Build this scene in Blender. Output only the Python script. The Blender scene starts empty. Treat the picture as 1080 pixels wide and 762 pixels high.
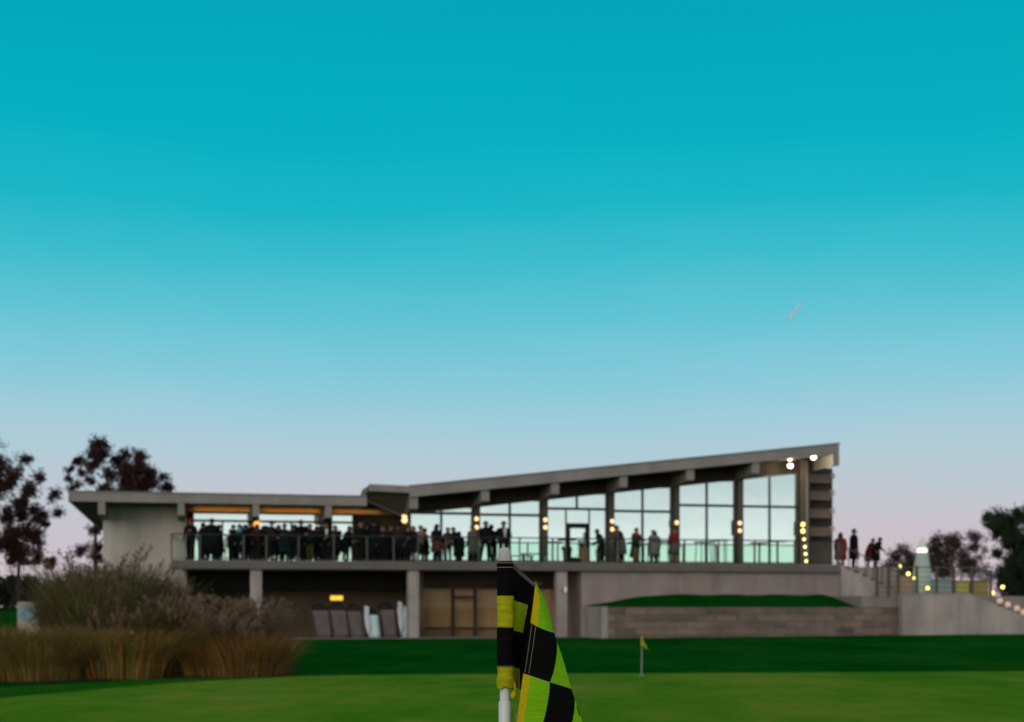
import bpy, math, random
from mathutils import Vector, Matrix
random.seed(7)
R = random.random
U = random.uniform
scene = bpy.context.scene
COL = scene.collection

# ------------------------------------------------------------------ camera model (1080 x 762 photograph)
FPX, CX, HY, CAMZ = 1500.0, 540.0, 640.0, 1.4


def P(px, py, Y):
    return Vector(((px - CX) * Y / FPX, Y, CAMZ - (py - HY) * Y / FPX))


# clubhouse frame: u along the front, v into the building
A = math.radians(13.0)
CA, SA = math.cos(A), math.sin(A)
Y0 = 60.0


def U_at(px, v):
    t = (px - CX) / FPX
    return (t * (Y0 + v * CA) + v * SA) / (CA - t * SA)


def L(px, py, v):
    u = U_at(px, v)
    Y = Y0 + v * CA + u * SA
    return u, CAMZ - (py - HY) * Y / FPX


def W(u, v, z):
    return Vector((u * CA - v * SA, Y0 + u * SA + v * CA, z))


# ------------------------------------------------------------------ materials
def lin(c):
    c = c / 255.0
    return c / 12.92 if c <= 0.04045 else ((c + 0.055) / 1.055) ** 2.4


def srgb(r, g, b):
    return (lin(r), lin(g), lin(b))


MATS = {}


def mat(name, col, rough=0.8, var=0.0, scale=5.0, bump=0.0, bscale=40.0, metal=0.0, emit=None, estr=0.0, spec=0.3, col2=None, trans=0.0, stretch=None, streak=0.0):
    m = bpy.data.materials.new(name)
    m.use_nodes = True
    nt = m.node_tree
    b = nt.nodes['Principled BSDF']
    b.inputs['Roughness'].default_value = rough
    b.inputs['Metallic'].default_value = metal
    b.inputs['Specular IOR Level'].default_value = spec
    b.inputs['Base Color'].default_value = (*col, 1)
    tc = nt.nodes.new('ShaderNodeTexCoord')
    src = tc.outputs['Object']
    if stretch:
        mp = nt.nodes.new('ShaderNodeMapping')
        mp.inputs['Scale'].default_value = stretch
        nt.links.new(src, mp.inputs['Vector'])
        src = mp.outputs['Vector']
    if var > 0 or col2:
        n = nt.nodes.new('ShaderNodeTexNoise')
        n.inputs['Scale'].default_value = scale
        n.inputs['Detail'].default_value = 6
        n.inputs['Roughness'].default_value = 0.65
        nt.links.new(src, n.inputs['Vector'])
        cr = nt.nodes.new('ShaderNodeValToRGB')
        c2 = col2 if col2 else tuple(min(1, c * (1 + var)) for c in col)
        c1 = col if col2 else tuple(c * (1 - var) for c in col)
        cr.color_ramp.elements[0].position = 0.34
        cr.color_ramp.elements[1].position = 0.66
        cr.color_ramp.elements[0].color = (*c1, 1)
        cr.color_ramp.elements[1].color = (*c2, 1)
        nt.links.new(n.outputs['Fac'], cr.inputs['Fac'])
        last = cr.outputs['Color']
        if streak > 0:
            mp2 = nt.nodes.new('ShaderNodeMapping')
            mp2.inputs['Scale'].default_value = (1.6, 1.6, 0.16)
            nt.links.new(tc.outputs['Object'], mp2.inputs['Vector'])
            n3 = nt.nodes.new('ShaderNodeTexNoise')
            n3.inputs['Scale'].default_value = 1.0
            n3.inputs['Detail'].default_value = 5
            nt.links.new(mp2.outputs['Vector'], n3.inputs['Vector'])
            mr2 = nt.nodes.new('ShaderNodeMapRange')
            mr2.inputs['From Min'].default_value = 0.35
            mr2.inputs['From Max'].default_value = 0.62
            mr2.inputs['To Min'].default_value = 1.0 - streak
            mr2.inputs['To Max'].default_value = 1.0 + streak * 0.4
            nt.links.new(n3.outputs['Fac'], mr2.inputs['Value'])
            mm = nt.nodes.new('ShaderNodeMix')
            mm.data_type = 'RGBA'
            mm.blend_type = 'MULTIPLY'
            mm.inputs[0].default_value = 1.0
            nt.links.new(last, mm.inputs[6])
            nt.links.new(mr2.outputs['Result'], mm.inputs[7])
            last = mm.outputs[2]
        nt.links.new(last, b.inputs['Base Color'])
    if bump > 0:
        n2 = nt.nodes.new('ShaderNodeTexNoise')
        n2.inputs['Scale'].default_value = bscale
        n2.inputs['Detail'].default_value = 4
        nt.links.new(src, n2.inputs['Vector'])
        bp = nt.nodes.new('ShaderNodeBump')
        bp.inputs['Strength'].default_value = bump
        bp.inputs['Distance'].default_value = 0.02
        nt.links.new(n2.outputs['Fac'], bp.inputs['Height'])
        nt.links.new(bp.outputs['Normal'], b.inputs['Normal'])
    if emit:
        b.inputs['Emission Color'].default_value = (*emit, 1)
        b.inputs['Emission Strength'].default_value = estr
    if trans > 0:
        tl = nt.nodes.new('ShaderNodeBsdfTranslucent')
        tl.inputs['Color'].default_value = (*col, 1)
        mx = nt.nodes.new('ShaderNodeMixShader')
        mx.inputs['Fac'].default_value = trans
        out = nt.nodes['Material Output']
        nt.links.new(b.outputs[0], mx.inputs[1])
        nt.links.new(tl.outputs[0], mx.inputs[2])
        nt.links.new(mx.outputs[0], out.inputs['Surface'])
    return m


def glassmat(name, gloss_col, trans_col, fac, rough=0.015):
    m = bpy.data.materials.new(name)
    m.use_nodes = True
    nt = m.node_tree
    nt.nodes.remove(nt.nodes['Principled BSDF'])
    out = nt.nodes['Material Output']
    g = nt.nodes.new('ShaderNodeBsdfGlossy')
    g.inputs['Color'].default_value = (*gloss_col, 1)
    g.inputs['Roughness'].default_value = rough
    if fac > 0.5:
        tcg = nt.nodes.new('ShaderNodeTexCoord')
        ng = nt.nodes.new('ShaderNodeTexNoise')
        ng.inputs['Scale'].default_value = 0.55
        ng.inputs['Detail'].default_value = 2
        bg_ = nt.nodes.new('ShaderNodeBump')
        bg_.inputs['Strength'].default_value = 0.25
        bg_.inputs['Distance'].default_value = 0.02
        nt.links.new(tcg.outputs['Object'], ng.inputs['Vector'])
        nt.links.new(ng.outputs['Fac'], bg_.inputs['Height'])
        nt.links.new(bg_.outputs['Normal'], g.inputs['Normal'])
    t = nt.nodes.new('ShaderNodeBsdfTransparent')
    t.inputs['Color'].default_value = (*trans_col, 1)
    mx = nt.nodes.new('ShaderNodeMixShader')
    mx.inputs['Fac'].default_value = fac
    nt.links.new(t.outputs[0], mx.inputs[1])
    nt.links.new(g.outputs[0], mx.inputs[2])
    nt.links.new(mx.outputs[0], out.inputs['Surface'])
    return m


M = {}
M['concrete'] = mat('pale_concrete', (0.41, 0.38, 0.365), 0.85, 0.14, 0.9, 0.25, 12, spec=0.2, streak=0.22)
M['panel'] = mat('mauve_concrete', (0.33, 0.285, 0.275), 0.85, 0.12, 0.7, 0.2, 14, spec=0.2, streak=0.16)
M['pilaster'] = mat('pilaster_concrete', (0.315, 0.275, 0.25), 0.85, 0.08, 1.0, 0.2, 14, spec=0.2)
M['render'] = mat('grey_render', (0.58, 0.555, 0.51), 0.9, 0.10, 0.5, 0.2, 10, spec=0.15, streak=0.16)
M['fascia'] = mat('fascia_paint', (0.30, 0.29, 0.285), 0.6, 0.08, 1.2, spec=0.3, streak=0.12)
M['beam'] = mat('beam_paint', (0.29, 0.28, 0.265), 0.65, 0.08, 2.0, spec=0.3)
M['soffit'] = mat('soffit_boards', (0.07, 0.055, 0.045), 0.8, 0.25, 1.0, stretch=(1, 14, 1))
M['beak'] = mat('corner_boards', (0.19, 0.165, 0.145), 0.8, 0.2, 1.0)
M['roofing'] = mat('roof_membrane', (0.22, 0.22, 0.22), 0.9, 0.1, 2)
M['slab'] = mat('balcony_slab', (0.16, 0.155, 0.15), 0.8, 0.12, 0.9)
M['deck'] = mat('deck_tiles', (0.26, 0.25, 0.24), 0.85, 0.12, 2)
M['wood'] = mat('amber_timber', (0.62, 0.36, 0.11), 0.55, 0.25, 3, stretch=(1, 1, 18))
M['darkwood'] = mat('dark_timber', (0.06, 0.04, 0.028), 0.7, 0.25, 2, stretch=(1, 1, 10))
M['louvre'] = mat('louvre_timber', (0.15, 0.125, 0.10), 0.7, 0.2, 2, stretch=(1, 1, 10))
M['cap_white'] = mat('white_end_cap', (0.62, 0.64, 0.66), 0.6)
M['frame'] = mat('green_grey_metal', (0.055, 0.085, 0.085), 0.45, metal=0.3)
M['frame_black'] = mat('black_door_frame', (0.012, 0.018, 0.02), 0.45, metal=0.3)
M['frame_brown'] = mat('brown_window_frame', (0.055, 0.035, 0.022), 0.6)
M['column'] = mat('column_paint', (0.105, 0.09, 0.075), 0.75, 0.12, 2)
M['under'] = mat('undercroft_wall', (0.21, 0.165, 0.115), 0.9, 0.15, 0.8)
M['under_shade'] = mat('undercroft_shade', (0.022, 0.02, 0.018), 0.9)
M['curtain'] = mat('beige_curtain', (0.90, 0.75, 0.58), 0.9, 0.12, 3, stretch=(6, 1, 0.3))
M['interior'] = mat('interior_wall', (0.42, 0.42, 0.40), 0.9, 0.05)
M['pane'] = glassmat('hall_glass', (0.90, 0.955, 0.935), (0.5, 0.62, 0.58), 0.93)
M['pane_bright'] = glassmat('lounge_glass', (0.98, 1.0, 0.97), (0.5, 0.6, 0.55), 0.95)
M['pane_low'] = glassmat('patio_glass', (0.9, 0.85, 0.8), (0.85, 0.8, 0.72), 0.015)
M['rail_glass'] = glassmat('balustrade_glass', (0.75, 0.95, 0.88), (0.90, 0.98, 0.94), 0.001)
M['rail'] = mat('rail_metal', (0.022, 0.03, 0.03), 0.5)
M['rail_grey'] = mat('fence_metal', (0.12, 0.115, 0.11), 0.5, metal=0.3)
M['lamp_body'] = mat('lamp_metal', (0.10, 0.08, 0.06), 0.4, metal=0.6)
M['lamp_warm'] = mat('warm_glow', (1, 0.8, 0.5), 0.5, emit=(1.0, 0.62, 0.28), estr=1.7)
M['lamp_yellow'] = mat('yellow_glow', (1, 0.85, 0.4), 0.5, emit=(1.0, 0.74, 0.16), estr=3.6)
M['lamp_dim'] = mat('dim_glow', (0.5, 0.4, 0.34), 0.5, emit=(1.0, 0.66, 0.50), estr=0.35)
M['lamp_white'] = mat('flood_glow', (1, 1, 0.9), 0.5, emit=(1.0, 0.88, 0.60), estr=16.0)
M['lamp_amber'] = mat('amber_glow', (1, 0.7, 0.3), 0.5, emit=(1.0, 0.50, 0.08), estr=1.3)
M['lamp_cone'] = mat('cone_lamp_glow', (1, 1, 0.9), 0.5, emit=(1.0, 0.97, 0.82), estr=1.25)
M['black'] = mat('black_metal', (0.01, 0.01, 0.011), 0.5)
M['white_paint'] = mat('white_stick_paint', (0.72, 0.76, 0.74), 0.35, 0.05, 20, spec=0.5)
M['white_cap'] = mat('grey_white_cap', (0.52, 0.52, 0.55), 0.55, 0.1, 60)
M['soil'] = mat('mulch_bed', (0.05, 0.03, 0.02), 0.95, 0.4, 3, 0.6, 20)
M['bark'] = mat('bark', (0.045, 0.03, 0.026), 0.95, 0.3, 6, 0.6, 10)
M['cone'] = mat('pale_green_fabric', (0.42, 0.56, 0.52), 0.8, 0.08, 2)
M['cover_grey'] = mat('grey_cover', (0.16, 0.14, 0.138), 0.85, 0.18, 3, 0.3, 8)
M['cover_dark'] = mat('dark_cover_top', (0.02, 0.022, 0.026), 0.8)
M['cover_blue'] = mat('pale_blue_cover', (0.66, 0.88, 0.97), 0.8, 0.10, 3, 0.3, 8)
M['cover_white'] = mat('white_cover_flap', (0.70, 0.75, 0.86), 0.8, 0.08, 3)


def stone_mat():
    m = bpy.data.materials.new('coursed_stone')
    m.use_nodes = True
    nt = m.node_tree
    b = nt.nodes['Principled BSDF']
    b.inputs['Roughness'].default_value = 0.9
    b.inputs['Specular IOR Level'].default_value = 0.2
    tc = nt.nodes.new('ShaderNodeTexCoord')
    mp = nt.nodes.new('ShaderNodeMapping')
    mp.inputs['Rotation'].default_value = (math.radians(90), 0, 0)
    nt.links.new(tc.outputs['Object'], mp.inputs['Vector'])
    br = nt.nodes.new('ShaderNodeTexBrick')
    br.inputs['Scale'].default_value = 1.0
    br.inputs['Brick Width'].default_value = 0.85
    br.inputs['Row Height'].default_value = 0.27
    br.inputs['Mortar Size'].default_value = 0.018
    br.inputs['Color1'].default_value = (0.32, 0.24, 0.20, 1)
    br.inputs['Color2'].default_value = (0.075, 0.075, 0.062, 1)
    br.inputs['Mortar'].default_value = (0.10, 0.09, 0.08, 1)
    nt.links.new(mp.outputs['Vector'], br.inputs['Vector'])
    n = nt.nodes.new('ShaderNodeTexNoise')
    n.inputs['Scale'].default_value = 1.4
    n.inputs['Detail'].default_value = 5
    nt.links.new(tc.outputs['Object'], n.inputs['Vector'])
    cr = nt.nodes.new('ShaderNodeValToRGB')
    cr.color_ramp.elements[0].position = 0.3
    cr.color_ramp.elements[0].color = (0.11, 0.115, 0.09, 1)
    cr.color_ramp.elements[1].position = 0.7
    cr.color_ramp.elements[1].color = (0.31, 0.23, 0.195, 1)
    nt.links.new(n.outputs['Fac'], cr.inputs['Fac'])
    mx = nt.nodes.new('ShaderNodeMix')
    mx.data_type = 'RGBA'
    mx.blend_type = 'MIX'
    mx.inputs['Factor'].default_value = 0.5
    nt.links.new(br.outputs['Color'], mx.inputs[6])
    nt.links.new(cr.outputs['Color'], mx.inputs[7])
    nt.links.new(mx.outputs[2], b.inputs['Base Color'])
    bp = nt.nodes.new('ShaderNodeBump')
    bp.inputs['Strength'].default_value = 0.6
    bp.inputs['Distance'].default_value = 0.04
    nt.links.new(br.outputs['Fac'], bp.inputs['Height'])
    bp.invert = True
    nt.links.new(bp.outputs['Normal'], b.inputs['Normal'])
    return m


M['stone'] = stone_mat()


def grass_mat(name, c1, c2, c3, stripe=0.0):
    m = bpy.data.materials.new(name)
    m.use_nodes = True
    nt = m.node_tree
    b = nt.nodes['Principled BSDF']
    b.inputs['Roughness'].default_value = 0.95
    b.inputs['Specular IOR Level'].default_value = 0.0
    tc = nt.nodes.new('ShaderNodeTexCoord')

    def noise(s, d, stretch=(1, 1, 1)):
        mp = nt.nodes.new('ShaderNodeMapping')
        mp.inputs['Scale'].default_value = stretch
        nt.links.new(tc.outputs['Object'], mp.inputs['Vector'])
        n = nt.nodes.new('ShaderNodeTexNoise')
        n.inputs['Scale'].default_value = s
        n.inputs['Detail'].default_value = d
        n.inputs['Roughness'].default_value = 0.6
        nt.links.new(mp.outputs['Vector'], n.inputs['Vector'])
        return n

    n1 = noise(0.30, 6, (1.0, 0.40, 1))
    n2 = noise(1.6, 6, (0.8, 0.5, 1))
    n3 = noise(30, 3)
    cr = nt.nodes.new('ShaderNodeValToRGB')
    e = cr.color_ramp.elements
    e[0].position, e[0].color = 0.40, (*c1, 1)
    e[1].position, e[1].color = 0.61, (*c3, 1)
    k = e.new(0.5)
    k.color = (*c2, 1)
    add = nt.nodes.new('ShaderNodeMath')
    add.operation = 'MULTIPLY_ADD'
    add.inputs[1].default_value = 0.35
    nt.links.new(n2.outputs['Fac'], add.inputs[0])
    sc = nt.nodes.new('ShaderNodeMath')
    sc.operation = 'MULTIPLY'
    sc.inputs[1].default_value = 0.65
    nt.links.new(n1.outputs['Fac'], sc.inputs[0])
    nt.links.new(sc.outputs[0], add.inputs[2])
    nt.links.new(add.outputs[0], cr.inputs['Fac'])
    nt.links.new(cr.outputs['Color'], b.inputs['Base Color'])
    bp = nt.nodes.new('ShaderNodeBump')
    bp.inputs['Strength'].default_value = 0.8
    bp.inputs['Distance'].default_value = 0.03
    nt.links.new(n3.outputs['Fac'], bp.inputs['Height'])
    nt.links.new(bp.outputs['Normal'], b.inputs['Normal'])
    return m


M['rough'] = grass_mat('rough_grass', (0.0012, 0.062, 0.0055), (0.002, 0.085, 0.008), (0.012, 0.10, 0.012))
M['berm'] = grass_mat('berm_grass', (0.0012, 0.050, 0.004), (0.002, 0.065, 0.006), (0.005, 0.075, 0.008))
M['green'] = grass_mat('putting_turf', (0.060, 0.225, 0.012), (0.105, 0.262, 0.020), (0.178, 0.275, 0.036))
M['collar'] = grass_mat('fringe_turf', (0.010, 0.11, 0.008), (0.018, 0.125, 0.010), (0.03, 0.135, 0.012))


# ------------------------------------------------------------------ mesh builder
class MB:
    def __init__(s):
        s.v, s.f, s.m = [], [], []

    def add(s, vs, fs, mi=0):
        b = len(s.v)
        s.v += [tuple(x) for x in vs]
        for k in fs:
            s.f.append([b + i for i in k])
            s.m.append(mi)

    def box(s, x0, x1, y0, y1, z0, z1, mi=0):
        s.add([(x0, y0, z0), (x1, y0, z0), (x1, y1, z0), (x0, y1, z0), (x0, y0, z1), (x1, y0, z1), (x1, y1, z1), (x0, y1, z1)],
              [(0, 3, 2, 1), (4, 5, 6, 7), (0, 1, 5, 4), (1, 2, 6, 5), (2, 3, 7, 6), (3, 0, 4, 7)], mi)

    def loft(s, rings, mi=0, cap=True, close=True):
        n = len(rings[0])
        vs = [p for r in rings for p in r]
        fs = []
        for i in range(len(rings) - 1):
            for j in range(n if close else n - 1):
                k = (j + 1) % n
                fs.append((i * n + j, i * n + k, (i + 1) * n + k, (i + 1) * n + j))
        if cap:
            fs.append(tuple(range(n - 1, -1, -1)))
            fs.append(tuple((len(rings) - 1) * n + j for j in range(n)))
        s.add(vs, fs, mi)

    def prism(s, poly, axis, a, b, mi=0):
        """poly of 2-D points extruded along an axis: 'u' -> (v,z) points, 'v' -> (u,z), 'z' -> (u,v)."""
        def pt(p, k):
            return (k, p[0], p[1]) if axis == 'u' else (p[0], k, p[1]) if axis == 'v' else (p[0], p[1], k)
        s.loft([[pt(p, a) for p in poly], [pt(p, b) for p in poly]], mi)

    def tube(s, pts, rad, n=8, mi=0, cap=True):
        pts = [Vector(p) for p in pts]
        if not hasattr(rad, '__len__'):
            rad = [rad] * len(pts)
        rings = []
        ref = Vector((0.31, 0.17, 0.93))
        for i, p in enumerate(pts):
            d = (pts[min(i + 1, len(pts) - 1)] - pts[max(i - 1, 0)]).normalized()
            x = d.cross(ref)
            if x.length < 0.05:
                x = d.cross(Vector((1, 0, 0)))
            x.normalize()
            y = d.cross(x)
            rings.append([p + (x * math.cos(2 * math.pi * k / n) + y * math.sin(2 * math.pi * k / n)) * rad[i] for k in range(n)])
        s.loft(rings, mi, cap)

    def lathe(s, prof, n=16, mi=0, c=(0, 0), cap=True):
        rings = [[(c[0] + r * math.cos(2 * math.pi * k / n), c[1] + r * math.sin(2 * math.pi * k / n), z) for k in range(n)] for r, z in prof]
        s.loft(rings, mi, cap)

    def sphere(s, c, r, n=12, m=8, mi=0):
        c = Vector(c)
        r = Vector((r, r, r)) if not hasattr(r, '__len__') else Vector(r)
        rings = []
        for i in range(m + 1):
            th = math.pi * min(max(i / m, 0.02), 0.98)
            rings.append([c + Vector((r.x * math.sin(th) * math.cos(2 * math.pi * k / n), r.y * math.sin(th) * math.sin(2 * math.pi * k / n), -r.z * math.cos(th))) for k in range(n)])
        s.loft(rings, mi)

    def build(s, name, mats, parent=None, smooth=False):
        me = bpy.data.meshes.new(name)
        me.from_pydata(s.v, [], s.f)
        for mm in (mats if isinstance(mats, (list, tuple)) else [mats]):
            me.materials.append(M[mm] if isinstance(mm, str) else mm)
        for p, k in zip(me.polygons, s.m):
            p.material_index = k
            p.use_smooth = smooth
        me.update()
        o = bpy.data.objects.new(name, me)
        COL.objects.link(o)
        if parent:
            o.parent = parent
        return o


def tag(o, label=None, cat=None, group=None, kind=None):
    if label:
        o['label'] = label
    if cat:
        o['category'] = cat
    if group:
        o['group'] = group
    if kind:
        o['kind'] = kind
    return o


def empty(name, loc=(0, 0, 0), rz=0.0):
    o = bpy.data.objects.new(name, None)
    COL.objects.link(o)
    o.location = loc
    o.rotation_euler = (0, 0, rz)
    return o


def copy_tree(o, parent=None):
    c = o.copy()
    COL.objects.link(c)
    c.parent = parent
    for ch in list(o.children):
        copy_tree(ch, c)
    return c


def box_part(name, parent, m, *b):
    k = MB()
    k.box(*b)
    return k.build(name, m, parent)


# ------------------------------------------------------------------ ground
def sst(a, b, x):
    t = min(1, max(0, (x - a) / (b - a)))
    return t * t * (3 - 2 * t)


def gz(x, y):
    z = 0.68 * (1 - sst(3.0, 14.0, math.hypot(x, y)))
    z += (0.13 + 0.006 * max(0, min(x, 20))) * sst(33, 55, y)
    z += 0.03 * math.sin(x * 0.21 + 1.0) * sst(15, 22, y) * (1 - sst(24, 29, y))
    return z


def sheet(name, xs, ys, m, inside=None, lift=0.0):
    k = MB()
    idx = {}
    for j, y in enumerate(ys):
        for i, x in enumerate(xs):
            idx[i, j] = len(k.v)
            k.v.append((x, y, gz(x, y) + lift))
    for j in range(len(ys) - 1):
        for i in range(len(xs) - 1):
            k.f.append([idx[i, j], idx[i + 1, j], idx[i + 1, j + 1], idx[i, j + 1]])
            k.m.append(0)
    return tag(k.build(name, m, smooth=True), kind='structure')


xs = [-2500, -900, -400, -200, -110] + [-80 + 4 * i for i in range(14)] + [-24 + 1.5 * i for i in range(33)] + [28 + 4 * i for i in range(14)] + [110, 200, 400, 900, 2500]
ys = [-1200, -400, -150, -60, -25] + [-12 + 1.0 * i for i in range(75)] + [66, 70, 78, 90, 110, 140, 200, 300, 500, 900, 1600, 3200]
sheet('rough_grass_ground', xs, ys, 'rough')


def lawn(name, back, m, lift):
    """a turf sheet from behind the camera to its back edge, given as (x, y) points left to right."""
    k = MB()
    ny = 60
    rows = []
    bx = []
    for i in range(len(back) - 1):
        for t in range(6):
            f = t / 6
            f2 = f
            bx.append((back[i][0] + (back[i + 1][0] - back[i][0]) * f2, back[i][1] + (back[i + 1][1] - back[i][1]) * f2))
    bx.append(back[-1])
    # smooth the edge
    for _ in range(6):
        bx = [bx[0]] + [(bx[i][0], (bx[i - 1][1] + bx[i][1] * 2 + bx[i + 1][1]) / 4) for i in range(1, len(bx) - 1)] + [bx[-1]]
    n = len(bx)
    for j in range(ny + 1):
        t = j / ny
        for x, yb in bx:
            y = -9 + (yb + 9) * t
            k.v.append((x, y, gz(x, y) + lift))
    for j in range(ny):
        for i in range(n - 1):
            k.f.append([j * n + i, j * n + i + 1, (j + 1) * n + i + 1, (j + 1) * n + i])
            k.m.append(0)
    return tag(k.build(name, m, smooth=True), kind='structure')


lawn('green_fringe', [(-17, 12), (-13.5, 19), (-9.3, 24.6), (-6.6, 28.0), (-4.2, 29.3), (0, 29.9), (5, 30.3), (10.8, 31.2), (17, 31.0), (22, 24), (25, 12)], 'collar', 0.006)
lawn('putting_green', [(-15, 10), (-11.5, 16), (-7.9, 21.9), (-6.2, 26.0), (-4.1, 28.6), (0, 29.3), (5, 29.7), (10.8, 30.5), (16, 30.2), (20.5, 23), (23, 12)], 'green', 0.012)

# ------------------------------------------------------------------ clubhouse
club = empty('clubhouse', (0, Y0, 0), A)
tag(club, 'long grey modernist clubhouse with glass hall, sloping roof and crowded balcony', 'building')
OV = -2.1   # eave overhang
zs = 3.2    # balcony floor level
zsoff = 5.42
ztop = 5.76
DEEP = 11.0

# low wing roof
uL, uJ = U_at(72, OV), U_at(424, 0) + 0.2
k = MB()
k.box(uL + 0.1, U_at(386, OV), OV + 0.12, 19.0, zsoff, ztop - 0.04)
k.box(U_at(386, OV) + 0.001, uJ, 0.0, 19.0, zsoff, ztop - 0.04)
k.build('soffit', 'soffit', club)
box_part('timber_soffit', club, 'wood', U_at(199, OV), U_at(386, OV), OV + 0.3, 0.29, zsoff - 0.03, zsoff - 0.004)
k = MB()
k.box(uL, U_at(387, OV), OV, OV + 0.1, zsoff - 0.02, ztop)
k.box(uL, uL + 0.1, OV + 0.1, 19.1, zsoff - 0.02, ztop)
k.build('fascia', 'fascia', club)
k = MB()
k.box(uL - 0.03, U_at(387, OV), OV - 0.03, 19.1, ztop, ztop + 0.05)
k.build('roof', 'roofing', club)

# hall roof
u1, z1 = L(432, 513.5, OV)
u2, z2 = L(885, 468.5, OV)
ks = (z2 - z1) / (u2 - u1)
TH = 0.42


def zr(u):
    return z1 + ks * (u - u1)


def sprism(k, ua, ub, va, vb, dz0, dz1, mi=0):
    vs = []
    for (u, v) in ((ua, va), (ub, va), (ub, vb), (ua, vb)):
        vs.append((u, v, zr(u) + dz0))
    for (u, v) in ((ua, va), (ub, va), (ub, vb), (ua, vb)):
        vs.append((u, v, zr(u) + dz1))
    k.add(vs, [(0, 3, 2, 1), (4, 5, 6, 7), (0, 1, 5, 4), (1, 2, 6, 5), (2, 3, 7, 6), (3, 0, 4, 7)], mi)


colpx = [428.5, 499.5, 574.5, 644, 710.5, 777, 844]
uc0, uc6 = U_at(colpx[0], 0), U_at(colpx[6], 0)
ucol = [uc0 + (uc6 - uc0) * i / 6 for i in range(7)]
k = MB()
sprism(k, u1 + 0.02, u2 - 0.12, OV + 0.1, DEEP + 0.5, -TH + 0.02, -0.03)
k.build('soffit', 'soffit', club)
k = MB()
sprism(k, u1, u2, OV, OV + 0.1, -TH, 0)
k.build('fascia', 'fascia', club)
k = MB()
sprism(k, u1 - 0.01, u2 + 0.03, OV - 0.03, DEEP + 0.5, 0.0, 0.06)
k.build('roof', 'roofing', club)
# verge beam at the tall end
k = MB()
sprism(k, u2 - 0.12, u2 + 0.002, OV + 0.1, DEEP + 0.5, -0.92, -0.002)
sprism(k, u2 - 0.30, u2 + 0.004, OV - 0.004, OV + 0.099, -0.93, -TH - 0.002)
k.build('verge_beam', 'beam', club)
# pointed low corner of the hall roof
q1 = (*L(390, 511.5, OV), OV)
q2 = (u1 - 0.012, z1 + 0.0, OV)
q3 = (*L(430, 547, -0.3), -0.3)
q4 = (*L(384, 526.5, -1.0), -1.0)
pts4 = [(q[0], q[2], q[1]) for q in (q1,)] + [(q2[0], q2[2], q2[1])] + [(q[0], q[2], q[1]) for q in (q3, q4)]
k = MB()
k.loft([[(x, y, z) for x, y, z in pts4], [(x, y + 2.4, z) for x, y, z in pts4]])
k.build('roof_corner', 'beak', club)
k = MB()
k.tube([pts4[3], pts4[2]], 0.05, 6)
a4, b4 = Vector(pts4[0]), Vector(pts4[1])
k.loft([[(p.x, p.y - 0.03, p.z + 0.03), (p.x, p.y - 0.03, p.z - 0.25), (p.x, p.y + 0.12, p.z - 0.25), (p.x, p.y + 0.12, p.z + 0.03)] for p in (a4 - Vector((0.03, 0, 0)), b4)])
k.tube([pts4[0], pts4[3]], 0.045, 6)
k.build('corner_trim', 'fascia', club)

# beams (tapered, carried through the glass)
for i, u in enumerate(ucol):
    k = MB()
    for w0, w1 in ((-0.17, 0.17),):
        zt = zr(u) - TH + 0.03
        if i == 6:
            continue
        d0, d1 = (0.50, 0.62)
        k.prism([(OV + 0.12, zt), (OV + 0.12, zt - d0), (OV + 0.5, zt - d0 - 0.05), (-0.5, zt - d1), (DEEP, zt - d1), (DEEP, zt)], 'u', u + w0, u + w1)
    if k.v:
        k.build('beam', 'beam', club)
for px in (107, 191, 270, 346.5):
    u = U_at(px, OV)
    k = MB()
    k.prism([(OV + 0.03, zsoff - 0.025), (OV + 0.03, zsoff - 0.50), (OV + 0.8, zsoff - 0.58), (0.25, zsoff - 0.58), (0.25, zsoff - 0.025)], 'u', u - 0.13, u + 0.13)
    k.build('beam', 'beam', club)

# hall columns
for i, u in enumerate(ucol):
    zt = zr(u) - TH - (0.56 if i < 6 else 0.0)
    k = MB()
    k.box(u - 0.125, u + 0.125, -0.32, -0.1, zs, zt)
    k.build('column', 'column', club)

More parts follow.
